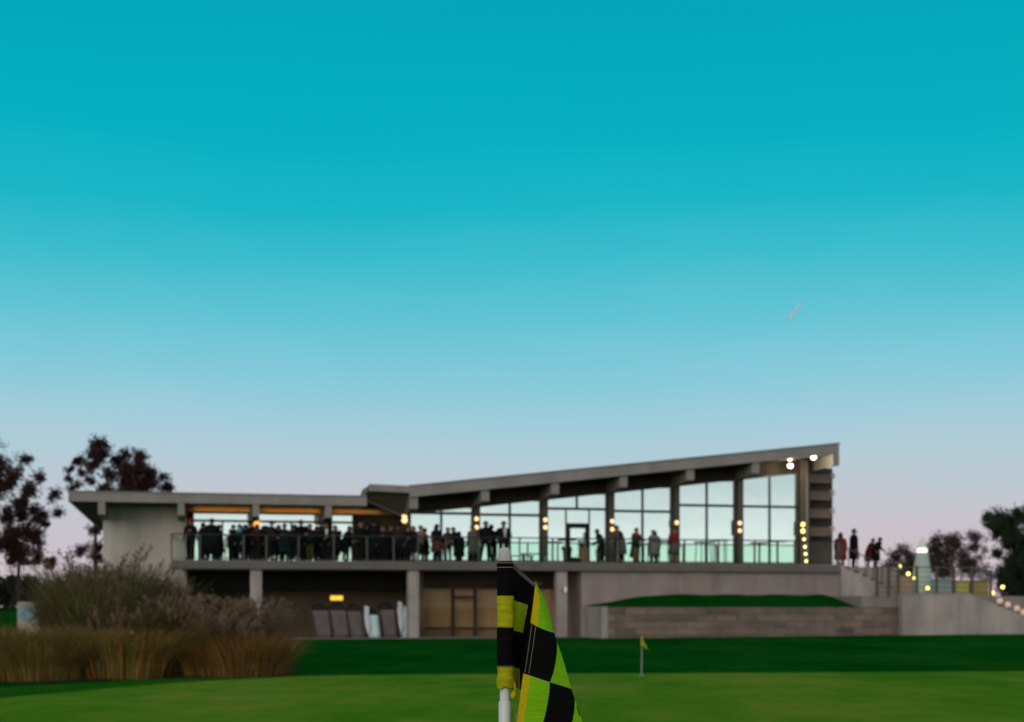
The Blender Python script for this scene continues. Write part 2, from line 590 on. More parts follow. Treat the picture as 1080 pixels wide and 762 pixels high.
# hall windows, one per bay
trans_py = [(441.5 + 100, 541.5), (0, 543.4), (0, 537.0), (0, 539.6), (0, 533.4), (0, 534.7)]
trans_px = [463, 538, 608, 677, 743, 810]
for i in range(6):
    ua, ub2 = ucol[i] + 0.12, ucol[i + 1] - 0.12
    um = (ua + ub2) / 2
    _, ztr = L(trans_px[i], trans_py[i][1], 0)
    ta, tb = zr(ua) - TH, zr(ub2) - TH

    k = MB()
    k.prism([(ua, ta - 0.50), (ub2, tb - 0.50), (ub2, tb + 0.05), (ua, ta + 0.05)], 'v', -0.09, 0.09)
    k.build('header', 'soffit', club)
    ta, tb = ta - 0.502, tb - 0.502
    k = MB()
    k.box(ua, ua + 0.07, -0.05, 0.05, zs + 0.02, ta)
    k.box(ub2 - 0.07, ub2, -0.05, 0.05, zs + 0.02, tb - 0.05)
    k.box(ua + 0.07, ub2 - 0.07, -0.05, 0.05, zs + 0.02, zs + 0.12)
    k.box(ua + 0.07, ub2 - 0.07, -0.06, 0.06, ztr - 0.055, ztr + 0.055)
    k.prism([(ua + 0.07, ta - 0.08), (ub2 - 0.07, tb - 0.08), (ub2 - 0.07, tb - 0.005), (ua + 0.07, ta - 0.005)], 'v', -0.05, 0.05)
    if i == 2:
        d0, d1 = L(597.5, 0, 0)[0], L(620.5, 0, 0)[0]
        k.box(um - 0.05, um + 0.05, -0.048, 0.048, ztr + 0.055, (ta + tb) / 2 - 0.08)
        k.box(d0 - 0.06, d0, -0.048, 0.048, zs + 0.12, ztr - 0.055)
        k.box(d1, d1 + 0.06, -0.048, 0.048, zs + 0.12, ztr - 0.055)
    else:
        k.box(um - 0.05, um + 0.05, -0.048, 0.048, zs + 0.12, ztr - 0.055)
        k.box(um - 0.05, um + 0.05, -0.048, 0.048, ztr + 0.055, (ta + tb) / 2 - 0.08)
    wf = k.build('window', 'frame', club)
    k = MB()
    if i == 2:
        k.prism([(ua + 0.05, zs + 0.1), (d0 - 0.03, zs + 0.1), (d0 - 0.03, ztr), (ua + 0.05, ztr)], 'v', -0.012, 0.012)
        k.prism([(d1 + 0.03, zs + 0.1), (ub2 - 0.05, zs + 0.1), (ub2 - 0.05, ztr), (d1 + 0.03, ztr)], 'v', -0.012, 0.012)
        zd = L(609, 552.5, 0)[1]
        k.prism([(d0 - 0.02, zd + 0.02), (d1 + 0.02, zd + 0.02), (d1 + 0.02, ztr), (d0 - 0.02, ztr)], 'v', -0.0118, 0.0122)
        k.prism([(ua + 0.05, ztr + 0.01), (ub2 - 0.05, ztr + 0.01), (ub2 - 0.05, tb - 0.04), (ua + 0.05, ta - 0.04)], 'v', -0.012, 0.012)
    else:
        k.prism([(ua + 0.05, zs + 0.08), (ub2 - 0.05, zs + 0.08), (ub2 - 0.05, tb - 0.04), (ua + 0.05, ta - 0.04)], 'v', -0.012, 0.012)
    k.build('pane', 'pane', wf)
    if i == 2:
        k = MB()
        k.box(d0 + 0.001, d0 + 0.15, -0.075, 0.03, zs + 0.02, zd)
        k.box(d1 - 0.15, d1 - 0.001, -0.075, 0.03, zs + 0.02, zd)
        k.box(d0 + 0.15, d1 - 0.15, -0.075, 0.03, zd - 0.2, zd)
        k.box(d0 + 0.15, d1 - 0.15, -0.075, 0.03, zs + 0.02, zs + 0.3)
        dr = k.build('door', 'frame_black', club)
        box_part('pane', dr, 'pane', d0 + 0.14, d1 - 0.14, -0.03, -0.01, zs + 0.29, zd - 0.19)
        k = MB()
        k.tube([(d1 - 0.2, -0.13, zs + 0.85), (d1 - 0.2, -0.13, zs + 1.35)], 0.02)
        k.build('handle', 'rail', dr)

# low wing: end wall, window wall, header
uw0, uw1 = U_at(108.5, 0), U_at(197, 0)
box_part('end_wall', club, 'render', uw0, uw1, 0, 18.5, -0.3, zsoff + 0.01)
k = MB()
k.box(uw1, ucol[0] - 0.16, 0.35, 0.5, zsoff - 0.06, zsoff)
k.box(uw1, ucol[0] - 0.16, 0.30, 0.5, L(300, 541.5, 0.3)[1], zsoff - 0.06)
k.build('timber_header', 'wood', club)
zh = L(300, 541.5, 0.3)[1]
ztr = L(300, 550.5, 0.35)[1]
bays = [(203, 266), (272, 342), (349, 373)]
for a, b in bays:
    a, b = U_at(a, 0.35), U_at(b, 0.35)
    k = MB()
    k.box(a, a + 0.06, 0.33, 0.43, zs, zh)
    k.box(b - 0.06, b, 0.33, 0.43, zs, zh)
    k.box(a + 0.06, b - 0.06, 0.33, 0.43, zs, zs + 0.08)
    k.box(a + 0.06, b - 0.06, 0.33, 0.43, ztr - 0.045, ztr + 0.045)
    k.box(a + 0.06, b - 0.06, 0.33, 0.43, zh - 0.05, zh)
    n = 2 if b - a > 1.5 else 1
    for j in range(1, n):
        um = a + (b - a) * j / n
        k.box(um - 0.035, um + 0.035, 0.332, 0.428, zs + 0.08, ztr - 0.045)
    wf = k.build('window', 'frame', club)
    box_part('pane', wf, 'pane_bright', a + 0.05, b - 0.05, 0.37, 0.39, zs + 0.06, zh - 0.03)
for a, b, lab in ((206, 264, 'added light bar warming the soffit next to the end wall'), (276, 341, 'added light bar warming the soffit over the middle windows'), (352, 400, 'added light bar warming the soffit nearest the glass hall')):
    a, b = U_at(a, 0.1), U_at(b, 0.1)
    o = empty('added_light_bar', W((a + b) / 2, 0.18, zh - 0.02), A)  # added lamp with made-up housing, put in to make the timber soffit glow
    tag(o, lab, 'added light', 'added lights warming the low wing soffit')
    hl = (b - a) / 2
    box_part('housing', o, 'lamp_body', -hl, hl, 0.0, 0.1, -0.03, 0.03)
    ld = bpy.data.lights.new('added_bar_glow', 'AREA')
    ld.shape = 'RECTANGLE'
    ld.size = 2 * hl
    ld.size_y = 0.06
    ld.energy = 1.5 * hl
    ld.color = (1.0, 0.72, 0.36)
    lo = bpy.data.objects.new('added_bar_glow', ld)
    COL.objects.link(lo)
    lo.parent = o
    lo.location = (0, -0.04, 0.04)
    lo.rotation_euler = (math.radians(170), 0, 0)
# piers between the bays and the dark timber wall beside the hall
k = MB()
for a, b in ((197, 203), (266, 272), (342, 349)):
    box_part('pier', club, 'darkwood', U_at(a, 0.3), U_at(b, 0.3), 0.27, 0.6, zs, zh)
box_part('timber_wall', club, 'darkwood', U_at(373, 0.3) + 0.005, ucol[0] - 0.16, 0.27, 0.6, zs, zh)
box_part('rear_wall', club, 'interior', uw1, uc6 + 0.2, DEEP, DEEP + 0.3, -0.3, 5.3)
k = MB()
k.prism([(ucol[0] - 0.15, 5.3), (uc6 + 0.2, 5.3), (uc6 + 0.2, zr(uc6) - TH), (ucol[0] - 0.15, zr(ucol[0]) - TH)], 'v', DEEP, DEEP + 0.29)
k.build('rear_wall', 'interior', club)
box_part('end_wall', club, 'interior', uc6 + 0.16, uc6 + 0.4, 0.06, DEEP, zs, zr(uc6) - TH - 0.02)
k = MB()
k.prism([(0.6, zs), (DEEP, zs), (DEEP, zr(ucol[0]) - TH), (0.6, zr(ucol[0]) - TH)], 'u', ucol[0] - 0.15, ucol[0] - 0.02)
k.build('party_wall', 'interior', club)

# balcony slab and floor
ub0 = U_at(180, -2.3)
ub1 = U_at(886, -2.3)
box_part('balcony_slab', club, 'slab', ub0, ub1, -2.3, 0.0, 2.87, zs - 0.02)
box_part('balcony_deck', club, 'deck', ub0 + 0.02, ub1, -2.27, -0.06, zs - 0.02, zs)
box_part('upper_floor', club, 'deck', uw1 + 0.001, uc6 + 0.16, 0.001, DEEP, 2.871, zs - 0.001)

# tall end: louvre screen
for j, (py) in enumerate((500, 518, 537, 556)):
    ua, za = U_at(850, 0.9), L(864, py, 0.9)[1]
    ub3 = U_at(877, 0.9)
    k = MB()
    k.prism([(0.75, za - 0.42), (0.83, za - 0.42), (1.12, za), (1.04, za)], 'u', ua, ub3)
    lv = k.build('louvre', 'louvre', club)
    k = MB()
    k.box(ub3 + 0.001, ub3 + 0.12, 0.80, 1.12, za - 0.2, za + 0.04)
    k.build('end_cap', 'cap_white', lv)
box_part('louvre_backing', club, 'soffit', U_at(848, 1.4), U_at(878, 1.4), 1.4, 1.6, zs + 1.2, L(864, 494, 1.4)[1])
box_part('end_screen', club, 'column', U_at(846, 1.4), U_at(878, 1.4), 1.4, 1.6, zs - 0.02, zs + 1.198)
box_part('louvre_post', club, 'column', U_at(849, 0.6), U_at(849, 0.6) + 0.2, 0.55, 0.75, zs, zr(uc6) - TH - 0.4)

# balustrade
def rail_z(px):
    return zs + 1.0


vr = -2.2
posts_px = [181, 211, 238, 257, 281, 315, 352, 387, 415, 441, 470, 505, 548, 583, 617, 651, 686, 722, 758, 796, 838, 884]
k = MB()
pu = [U_at(p, vr) for p in posts_px]
k.box(pu[0] - 0.03, pu[-1] + 0.03, vr - 0.035, vr + 0.035, zs + 0.97, zs + 1.02)
k.box(pu[0] - 0.03, pu[-1] + 0.03, vr - 0.02, vr + 0.02, zs + 0.06, zs + 0.09)
rl = k.build('railing', 'rail', club)
for u in pu:
    box_part('post', rl, 'rail_grey', u - 0.03, u + 0.03, vr - 0.03, vr + 0.03, zs, zs + 0.968)
for a, b in zip(pu, pu[1:]):
    box_part('glass_panel', rl, 'rail_glass', a + 0.06, b - 0.06, vr - 0.008, vr + 0.008, zs + 0.12, zs + 0.92)
k = MB()
k.box(pu[0] - 0.03, pu[0] + 0.03, vr + 0.04, -0.002, zs + 0.965, zs + 1.015)
k.build('side_rail', 'rail', rl)

# lower storey
for px in (188, 270, 435.5, 591.5):
    u = U_at(px, -1.95)
    box_part('lower_column', club, 'concrete', u - 0.22, u + 0.22, -2.12, -1.7, -0.3, 2.868)
    ul = U_at(330, 4.2)
uu0, uu1 = U_at(198, 4.2), U_at(441, 0.6)
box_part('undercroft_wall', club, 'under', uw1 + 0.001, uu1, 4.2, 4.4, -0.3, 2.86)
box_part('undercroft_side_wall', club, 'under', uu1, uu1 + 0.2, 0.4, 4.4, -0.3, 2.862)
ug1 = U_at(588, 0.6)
box_part('undercroft_shade_box', club, 'under_shade', U_at(199, 1.5), U_at(424, 1.5), 1.4, 1.8, L(300, 621.5, 1.5)[1], 2.859)  # added near-black box, stands in for the shade high in the undercroft
# patio glazing with brown frames
gz0, gz1 = 0.1, L(480, 619, 0.6)[1]
k = MB()
gpx = [442, 477.5, 501, 545, 588]
gu = [U_at(p, 0.6) for p in gpx]
for j, u in enumerate(gu):
    k.box(u - 0.07, u + 0.07, 0.55, 0.68, gz0, gz1)
for a, b in zip(gu, gu[1:]):
    k.box(a + 0.07, b - 0.07, 0.56, 0.67, gz1 - 0.08, gz1 + 0.0)
    k.box(a + 0.07, b - 0.07, 0.56, 0.67, L(480, 663, 0.6)[1] - 0.05, L(480, 663, 0.6)[1] + 0.05)
k.box(gu[1] + 0.07, gu[2] - 0.07, 0.56, 0.67, L(480, 630, 0.6)[1] - 0.05, L(480, 630, 0.6)[1] + 0.05)
wf = k.build('window', 'frame_brown', club)
box_part('pane', wf, 'pane_low', gu[0], gu[-1], 0.60, 0.62, gz0 + 0.02, gz1 - 0.03)
box_part('curtain', wf, 'curtain', gu[0], gu[-1], 1.1, 1.14, gz0, gz1 + 0.1)
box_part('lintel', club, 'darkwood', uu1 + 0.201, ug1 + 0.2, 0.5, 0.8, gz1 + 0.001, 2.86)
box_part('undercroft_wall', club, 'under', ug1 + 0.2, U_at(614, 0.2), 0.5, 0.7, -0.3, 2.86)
# panel wall under the glass hall
up0 = U_at(613, -2.0)
box_part('panel_wall', club, 'panel', up0, U_at(886, -2.0), -2.05, -1.7, -0.3, 2.866)
box_part('panel_wall_return', club, 'panel', up0, up0 + 0.25, -1.7, 0.7, -0.3, 2.865)
box_part('pilaster', club, 'pilaster', U_at(722, -2.05), U_at(750, -2.05), -2.1, -2.051, 0.5, 2.864)
# patio paving
k = MB()
k.box(U_at(190, -2.3), U_at(640, -2.3), -2.6, 6, -0.2, 0.155)
pv = k.build('patio_paving', 'deck')
pv.location = (0, Y0, 0)
pv.rotation_euler = (0, 0, A)
tag(pv, kind='structure')

# ------------------------------------------------------------------ walls and berm at the tall end
def local_thing(name, label, cat, group=None):
    o = empty(name, (0, Y0, 0), A)
    return tag(o, label, cat, group)


vw = -5.0
us0, zst = L(641, 640.5, vw)
us1 = U_at(948, vw)
rw = local_thing('retaining_wall', 'low brown coursed stone retaining wall with a grass bank above it', 'wall')
k = MB()
k.box(us0, us1, vw, vw + 0.35, -0.2, zst)
k.build('stone_face', 'stone', rw)
k = MB()
k.box(us0 - 0.25, us0 - 0.002, vw - 0.004, -2.05, -0.2, zst + 0.02)
k.build('return_wall', 'concrete', rw)

# berm behind it
k = MB()
nu, nv = 40, 8
ue = U_at(914, -3.5)
zb = L(760, 627.5, -2.05)[1]
for i in range(nu + 1):
    u = us0 + 0.002 + (ue - us0) * i / nu
    hgt = sst(us0 - 1.2, us0 + 3.6, u) * (1 - sst(U_at(874, -3), ue, u))
    for j in range(nv + 1):
        t = j / nv
        v = vw + 0.30 + (-2.052 - vw - 0.30) * t
        k.v.append((u, v, zst - 0.01 + (zb - zst + 0.01) * hgt * sst(0, 0.9, t) + 0.02 * math.sin(u * 3) * t * hgt))
for i in range(nu):
    for j in range(nv):
        a = i * (nv + 1) + j
        k.f.append([a, a + nv + 1, a + nv + 2, a + 1])
        k.m.append(0)
bm_ = k.build('grass_bank', 'berm', smooth=True)
bm_.location = (0, Y0, 0)
bm_.rotation_euler = (0, 0, A)
tag(bm_, kind='structure')

# terrace, stairs and garden wall
zl = L(980, 627.5, vw)[1]
gw = local_thing('garden_wall', 'plain pale concrete wall sloping down at its far end', 'wall')
k = MB()
ugw = U_at(1025, vw - 0.3)
uend = U_at(1080, vw - 0.3)
zend = L(1080, 650, vw - 0.3)[1]
uend2 = U_at(1150, vw - 0.3)
k.prism([(us1 + 0.003, -0.2), (uend2, -0.2), (uend2, zend - 0.7), (uend, zend), (ugw, zl), (us1 + 0.003, zl)], 'v', vw - 0.3, vw + 0.1)
k.build('wall_body', 'concrete', gw)
k = MB()
k.prism([(us1 + 0.001, zl + 0.002), (ugw, zl + 0.002), (ugw, zl + 0.05), (us1 + 0.001, zl + 0.05)], 'v', vw - 0.33, vw + 0.13)
k.build('coping', 'concrete', gw)

ter = local_thing('raised_terrace', 'concrete terrace at balcony level where guests stand beside the stairs', 'terrace')
uta, utb = U_at(886, -0.2), U_at(944, 0.5)
k = MB()
k.box(ub1 + 0.003, utb, 0.3, 9.0, -0.2, zs - 0.02)
k.build('terrace_base', 'panel', ter)
k = MB()
k.box(us1 - 1.5, uend2, vw + 0.36, 0.29, -0.2, zl - 0.05)
k.build('lower_landing', 'deck', ter)
st = local_thing('outdoor_stairs', 'concrete steps with sloping side wall leading down from the terrace', 'stairs')
uS0, uS1 = ub1 + 0.003, U_at(943, -1.2)
n = 8
k = MB()
for i in range(n):
    a = uS0 + (uS1 - uS0) * i / n
    b = uS0 + (uS1 - uS0) * (i + 1) / n
    k.box(a, b - 0.001, -2.0, 0.295, zl - 0.1 - 0.9, zs - (zs - zl) * i / n - 0.02)
k.build('steps', 'concrete', st)
k = MB()
uA, zA = L(886, 600, -2.2)
uB, zB = L(925, 636.5, -2.2)
k.prism([(uA + 0.003, 0.5), (uB + 1.3, 0.5), (uB + 1.3, zB - 0.1), (uB, zB), (uA + 0.6, zA - 0.15), (uA + 0.003, zA)], 'v', -2.3, -2.003)
k.build('side_wall', 'concrete', st)
k = MB()
hz = 0.92
k.tube([(uS0, -1.95, zs + hz), (uS1, -1.95, zl + hz)], 0.03)
k.tube([(uS0, -1.95, zs + 0.1), (uS1, -1.95, zl + 0.1)], 0.045)
hr = k.build('handrail', 'rail_grey', st)
for i in range(8):
    u = uS0 + (uS1 - uS0) * (i + 0.5) / 8
    zz = zs + (zl - zs) * (i + 0.5) / 8
    box_part('baluster', hr, 'rail_grey', u - 0.02, u + 0.02, -1.97, -1.93, zz - 0.02, zz + hz)

fn = local_thing('terrace_fence', 'open metal fence of posts and thin bars along the top of the concrete wall', 'fence')
vf = vw + 0.25
fpx = [925, 937, 947.5, 967, 988, 1006, 1025, 1045]
for i, px in enumerate(fpx):
    u = U_at(px, vf)
    zt = L(px, 597 + (4 if px > 1030 else 0), vf)[1]
    box_part('post', fn, 'rail_grey', u - 0.045, u + 0.045, vf - 0.04, vf + 0.04, zl - 0.06, zt)
ua, ub4 = U_at(922, vf), U_at(1047, vf)
k = MB()
z0f, z1f = zl + 0.1, L(980, 598, vf)[1]
k.box(ua, ub4, vf - 0.03, vf + 0.03, z1f - 0.05, z1f)
for i in range(1, 5):
    zz = z0f + (z1f - z0f) * i / 5
    k.box(ua, ub4, vf - 0.008, vf + 0.008, zz - 0.01, zz + 0.01)
k.box(ua, ub4, vf - 0.02, vf + 0.02, z0f - 0.03, z0f)
k.build('rails', 'rail_grey', fn)

# cone with lamp behind the fence
c = local_thing('cone_lantern', 'tall pale green cone with glowing lamp near its peak behind the fence', 'garden lamp')
vc = -2.5
uc, zc0 = L(972.5, 628, vc)
zc1 = L(972, 566, vc)[1]
h = zc1 - (zl - 0.05)
k = MB()
zb0 = zl - 0.05
k.lathe([(0.56, zb0), (0.47, zb0 + 0.25 * h), (0.33, zb0 + 0.55 * h), (0.25, zb0 + 0.73 * h)], 20, c=(uc, vc))
k.build('body', 'cone', c)
k = MB()
k.lathe([(0.235, zb0 + 0.735 * h), (0.22, zb0 + 0.77 * h), (0.19, zb0 + 0.80 * h)], 20, c=(uc, vc))
k.build('lamp', 'lamp_cone', c)
k = MB()
k.lathe([(0.22, zb0 + 0.805 * h), (0.12, zb0 + 0.91 * h), (0.02, zb0 + 1.0 * h)], 20, c=(uc, vc))
k.build('cap', mat('glowing_cap', (0.5, 0.62, 0.56), 0.8, emit=(0.55, 0.72, 0.62), estr=0.22), c)

# planter boxes behind the fence
for (pa, pb, ya, yb, col, lab) in (
        (950, 963, 607, 622, (0.42, 0.34, 0.24), 'beige planter box behind the fence next to the pale cone'),
        (990, 1003.5, 610.5, 623, (0.30, 0.42, 0.42), 'grey-blue planter box behind the fence past the cone'),
        (1009, 1022, 612, 625, (0.52, 0.50, 0.14), 'yellow-green planter box behind the fence'),
        (1027, 1043, 612, 622, (0.34, 0.28, 0.13), 'ochre planter box behind the end of the fence')):
    v0 = -3.6
    a, zt = L(pa, ya, v0)
    b = U_at(pb, v0)
    o = local_thing('planter_box', lab, 'planter', 'planter boxes behind the terrace fence')
    zb_ = zl - 0.05
    k = MB()
    k.box(a, b, v0, v0 + 0.5, zb_, zt - 0.06)
    k.build('box', mat('planter_paint', col, 0.7, 0.1, 3), o)
    k = MB()
    k.box(a - 0.03, b + 0.03, v0 - 0.03, v0 + 0.53, zt - 0.06, zt)
    k.build('rim', mat('planter_rim', tuple(x * 0.8 for x in col), 0.7), o)


# ------------------------------------------------------------------ lamps
def sconce(px, pys, v, lab, r=0.088, m='lamp_warm', group='wall lamps on the hall columns'):
    u, z = L(px, sum(pys) / len(pys), v)
    o = empty('wall_lamp', W(u, v, z), A)
    tag(o, lab, 'wall lamp', group)
    k = MB()
    zz = [L(px, p, v)[1] - z for p in pys]
    k.box(-0.08, 0.08, 0.0, 0.05, min(zz) - 0.16, max(zz) + 0.16)
    k.build('back_plate', 'lamp_body', o)
    for q in zz:
        k = MB()
        k.sphere((0.02, -0.045, q), (r, 0.05, r), 14, 10)
        k.build('globe', m, o, True)
    return o


vs_ = -0.375
sconce(426, [543.5, 549], vs_, 'warm wall lamp on the column where the crowd meets the glass hall', 0.12)
sconce(502, [547.5, 556.5], vs_, 'warm double wall lamp beside the man in black standing legs apart')
sconce(574.5, [548.5, 556.5], vs_, 'warm double wall lamp on the column beside the dark bar table')
sconce(645, [550, 558.5], vs_, 'warm double wall lamp on the column by the man in the grey coat')
sconce(713, [551.5], vs_, 'single warm wall lamp above the person in red and grey')
sconce(779.5, [552, 560], vs_, 'warm double wall lamp on the column between the two tall bar tables')
sconce(846, [553.5, 560.5], vs_, 'yellow double wall lamp at the top of the hanging bulb string', m='lamp_yellow', r=0.09)
sconce(270.5, [553.5], 0.1, 'orange wall lamp above heads in the crowd on the balcony', 0.15, 'lamp_amber', 'lamps at the low wing')
# hanging string on the end column
u, z = L(849, 564, -0.37)
o = empty('string_light', W(u, -0.37, z), A)
tag(o, 'string of four small warm bulbs hanging down the end column', 'string light')
k = MB()
k.tube([(-0.1, 0.1, 0.1), (0, 0, -0.1), (0.06, 0, -1.25)], 0.012, 5)
k.build('cable', 'black', o)
for px, py in ((848, 569), (849, 577), (849.7, 584.5), (850.3, 592)):
    uu, zz = L(px, py, -0.37)
    k = MB()
    k.sphere((uu - u, 0, zz - z), 0.06, 10, 8)
    k.build('bulb', mat('string_bulb', (1, 0.8, 0.5), 0.5, emit=(1.0, 0.66, 0.28), estr=4), o, True)

# floodlights under the high eave
for px, py, v, lab in ((832.5, 482.5, -1.2, 'upper white floodlight of the close pair under the high eave'),
                       (833.5, 490.5, -1.0, 'lower white floodlight of the close pair under the high eave'),
                       (858, 481.5, -1.5, 'lone white floodlight under the roof corner at the tall end')):
    u, z = L(px, py, v)
    o = empty('floodlight', W(u, v, z), A)
    tag(o, lab, 'floodlight', 'floodlights under the high eave')
    k = MB()
    k.lathe([(0.05, 0.20), (0.10, 0.16), (0.13, 0.05), (0.14, 0.0)], 14)
    k.tube([(0, 0, 0.18), (0, 0.0, max(0.3, zr(u) - TH - z))], 0.02, 6)
    k.build('housing', 'lamp_body', o)
    k = MB()
    k.sphere((0, 0, -0.04), (0.10, 0.10, 0.09), 14, 8)
    k.build('bulb', 'lamp_white', o, True)
    ld = bpy.data.lights.new('floodlight_beam', 'POINT')
    ld.energy = 32
    ld.color = (1.0, 0.84, 0.55)
    ld.shadow_soft_size = 0.08
    lo = bpy.data.objects.new('floodlight_beam', ld)
    COL.objects.link(lo)
    lo.parent = o
    lo.location = (-0.05, -0.28, -0.10)

# globe lights along the stairs and garden wall
gl = [(949, 598, -2.4, 'lamp_yellow', 'yellow globe light highest on the stairs by the fence'),
      (958, 605.5, -3.2, 'lamp_yellow', 'yellow globe light, upper one of the touching pair beside the cone'),
      (963, 609.5, -3.3, 'lamp_yellow', 'yellow globe light, lower one of the touching pair beside the cone'),
      (978.5, 620.5, -4.2, 'lamp_yellow', 'yellow globe light low in front of the pale cone'),
      (1057.5, 619.5, -4.0, 'lamp_yellow', 'brightest yellow globe light by the dark tree'),
      (1046.5, 625.5, -4.6, 'lamp_yellow', 'orange-yellow globe light at the end of the fence')]
for px, py, v, m, lab in gl:
    u, z = L(px, py, v)
    o = empty('globe_light', W(u, v, zl - 0.05), A)
    tag(o, lab, 'garden light', 'lit globe lights on the lower terrace')
    k = MB()
    k.tube([(0, 0, 0), (0, 0, z - zl + 0.05)], 0.025, 6)
    k.build('stake', 'black', o)
    k = MB()
    k.sphere((0, 0, z - zl + 0.05), 0.075, 12, 8)
    k.build('globe', m, o, True)
for i, (px, py) in enumerate(((1054.5, 634), (1063, 638), (1072.5, 642), (1079.5, 646))):
    v = vw - 0.1
    u, z = L(px, py, v)
    zw = zl + (zend - zl) * (u - ugw) / (uend - ugw)
    o = empty('globe_light', W(u, v, zw), A)
    tag(o, 'dim pinkish globe light on the sloping end of the concrete wall', 'garden light', 'dim globe lights on the sloping wall')
    k = MB()
    k.tube([(0, 0, -0.02), (0, 0, z - zw)], 0.04, 6)
    k.build('stake', 'black', o)
    k = MB()
    k.sphere((0, 0, z - zw), 0.13, 12, 8)
    k.build('globe', 'lamp_dim', o, True)
# undercroft lamp
u, z = L(355, 631, 2.0)
o = empty('tube_lamp', W(u, 2.0, z), A)
tag(o, 'lit yellow lamp bar over the covered furniture under the balcony', 'lamp')
k = MB()
k.box(-0.3, 0.3, -0.02, 0.12, 0.11, 0.2)
k.tube([(0, 0.05, 0.2), (0, 0.05, 2.87 - z)], 0.015, 6)
k.build('housing', 'lamp_body', o)
k = MB()
k.tube([(-0.26, 0.03, 0.0), (0.26, 0.03, 0.0)], 0.1, 10)
k.build('tube', mat('tube_glow', (1, 0.8, 0.2), 0.5, emit=(1.0, 0.62, 0.05), estr=1.1), o)
u, z = L(595.2, 623.5, -2.2)
o = empty('wall_lamp', W(u, -2.2, z), A)
tag(o, 'small pale lamp on the pillar under the balcony beside the concrete wall', 'wall lamp')
k = MB()
k.box(-0.04, 0.04, -0.05, 0.08, -0.06, 0.16)
k.build('bracket', 'lamp_body', o)
k = MB()
k.sphere((0.02, -0.1, 0.05), (0.07, 0.06, 0.14), 10, 8)
k.build('globe', 'lamp_dim', o)

# ------------------------------------------------------------------ furniture on the balcony
def bar_table(px, pw, py, v, lab, legs=1):
    u, z = L(px, py, v)
    o = empty('bar_table', W(u, v, zs), A)
    tag(o, lab, 'table', 'tall bar tables on the balcony')
    h = z - zs
    r = pw / 2 * 58 / FPX
    k = MB()
    k.lathe([(r, h - 0.05), (r + 0.01, h - 0.03), (r + 0.01, h - 0.005), (r, h)], 24)
    k.build('tabletop', 'black', o)
    k = MB()
    if legs == 1:
        k.tube([(0, 0, 0.03), (0, 0, h - 0.05)], 0.045, 10)
        k.build('stem', 'black', o)
        k = MB()
        k.lathe([(0.30, 0.0), (0.30, 0.02), (0.06, 0.05)], 20)
        k.build('base', 'black', o)
    else:
        for a in range(4):
            x, y = r * 0.75 * math.cos(a * math.pi / 2 + 0.6), r * 0.75 * math.sin(a * math.pi / 2 + 0.6)
            k = MB()
            k.tube([(x * 1.1, y * 1.1, 0), (x, y, h - 0.05)], 0.022, 6)
            k.build('leg', 'black', o)


bar_table(598, 21, 569, -1.2, 'black bar table in front of the dark framed glass door')
bar_table(700, 20, 571, -1.2, 'bar table between the two women in grey by the hall windows', 4)
bar_table(759, 22, 569.5, -1.0, 'four-legged bar table by the window bay after the woman in red', 4)
bar_table(820, 22, 570.5, -1.0, 'bar table standing in the last window bay beside the bulb string')
# bench
u, z = L(564, 587, -1.3)
o = empty('bench', W(u, -1.3, zs), A)
tag(o, 'low dark slatted bench behind the balcony glass near the flag', 'bench')
k = MB()
for j in range(4):
    k.box(-0.55, 0.55, -0.2 + 0.11 * j, -0.12 + 0.11 * j, 0.36, 0.40)
k.build('seat', 'frame', o)
for x in (-0.48, 0.48):
    k = MB()
    k.box(x - 0.03, x + 0.03, -0.19, 0.19, 0, 0.359)
    k.build('leg', 'frame', o)
# potted plants
def leaf_quad(k, c, s, mi=0, asp=0.6):
    d = Vector((U(-1, 1), U(-1, 1), U(-1, 1)))
    if d.length < 0.1:
        d = Vector((0, 0, 1))
    d.normalize()
    x = d.cross(Vector((U(-1, 1), U(-1, 1), U(-1, 1))))
    if x.length < 1e-3:
        return
    x.normalize()
    y = d.cross(x)
    a, b = s * U(0.7, 1.3), s * asp * U(0.7, 1.3)
    c = Vector(c)
    k.add([c - x * a * 0.5, c - y * b * 0.5 + x * a * 0.05, c + x * a * 0.5, c + y * b * 0.5 + x * a * 0.05], [(0, 1, 2, 3)], mi)


M['leaf_dark'] = mat('dark_leaf', (0.02, 0.05, 0.022), 0.7, 0.4, 4)
for (px, py, wpx, hpx, pc, lh, lab) in ((616.5, 577.5, 10, 0, (0.30, 0.17, 0.09), 0.0, 'brown planter tub beside the glass door on the balcony'),
                                   (631.5, 586, 6, 0, (0.05, 0.045, 0.04), 0.75, 'slender dark potted plant to one side of the glass door')):
    u, z = L(px, py, -1.4)
    o = empty('potted_plant', W(u, -1.4, zs), A)
    tag(o, lab, 'potted plant')
    r = wpx / 2 * 58 / FPX
    h = z - zs
    k = MB()
    k.lathe([(r * 0.8, 0), (r, h * 0.9), (r * 1.06, h * 0.92), (r * 1.06, h), (r * 0.9, h)], 20)
    k.build('pot', mat('pot_clay', pc, 0.8, 0.1, 4), o)
    k = MB()
    for q in range(60):
        t = R()
        leaf_quad(k, (U(-1, 1) * r * 0.9, U(-1, 1) * r * 0.9, h + t * max(0.12, lh)), 0.16)
    k.build('leaves', 'leaf_dark', o)

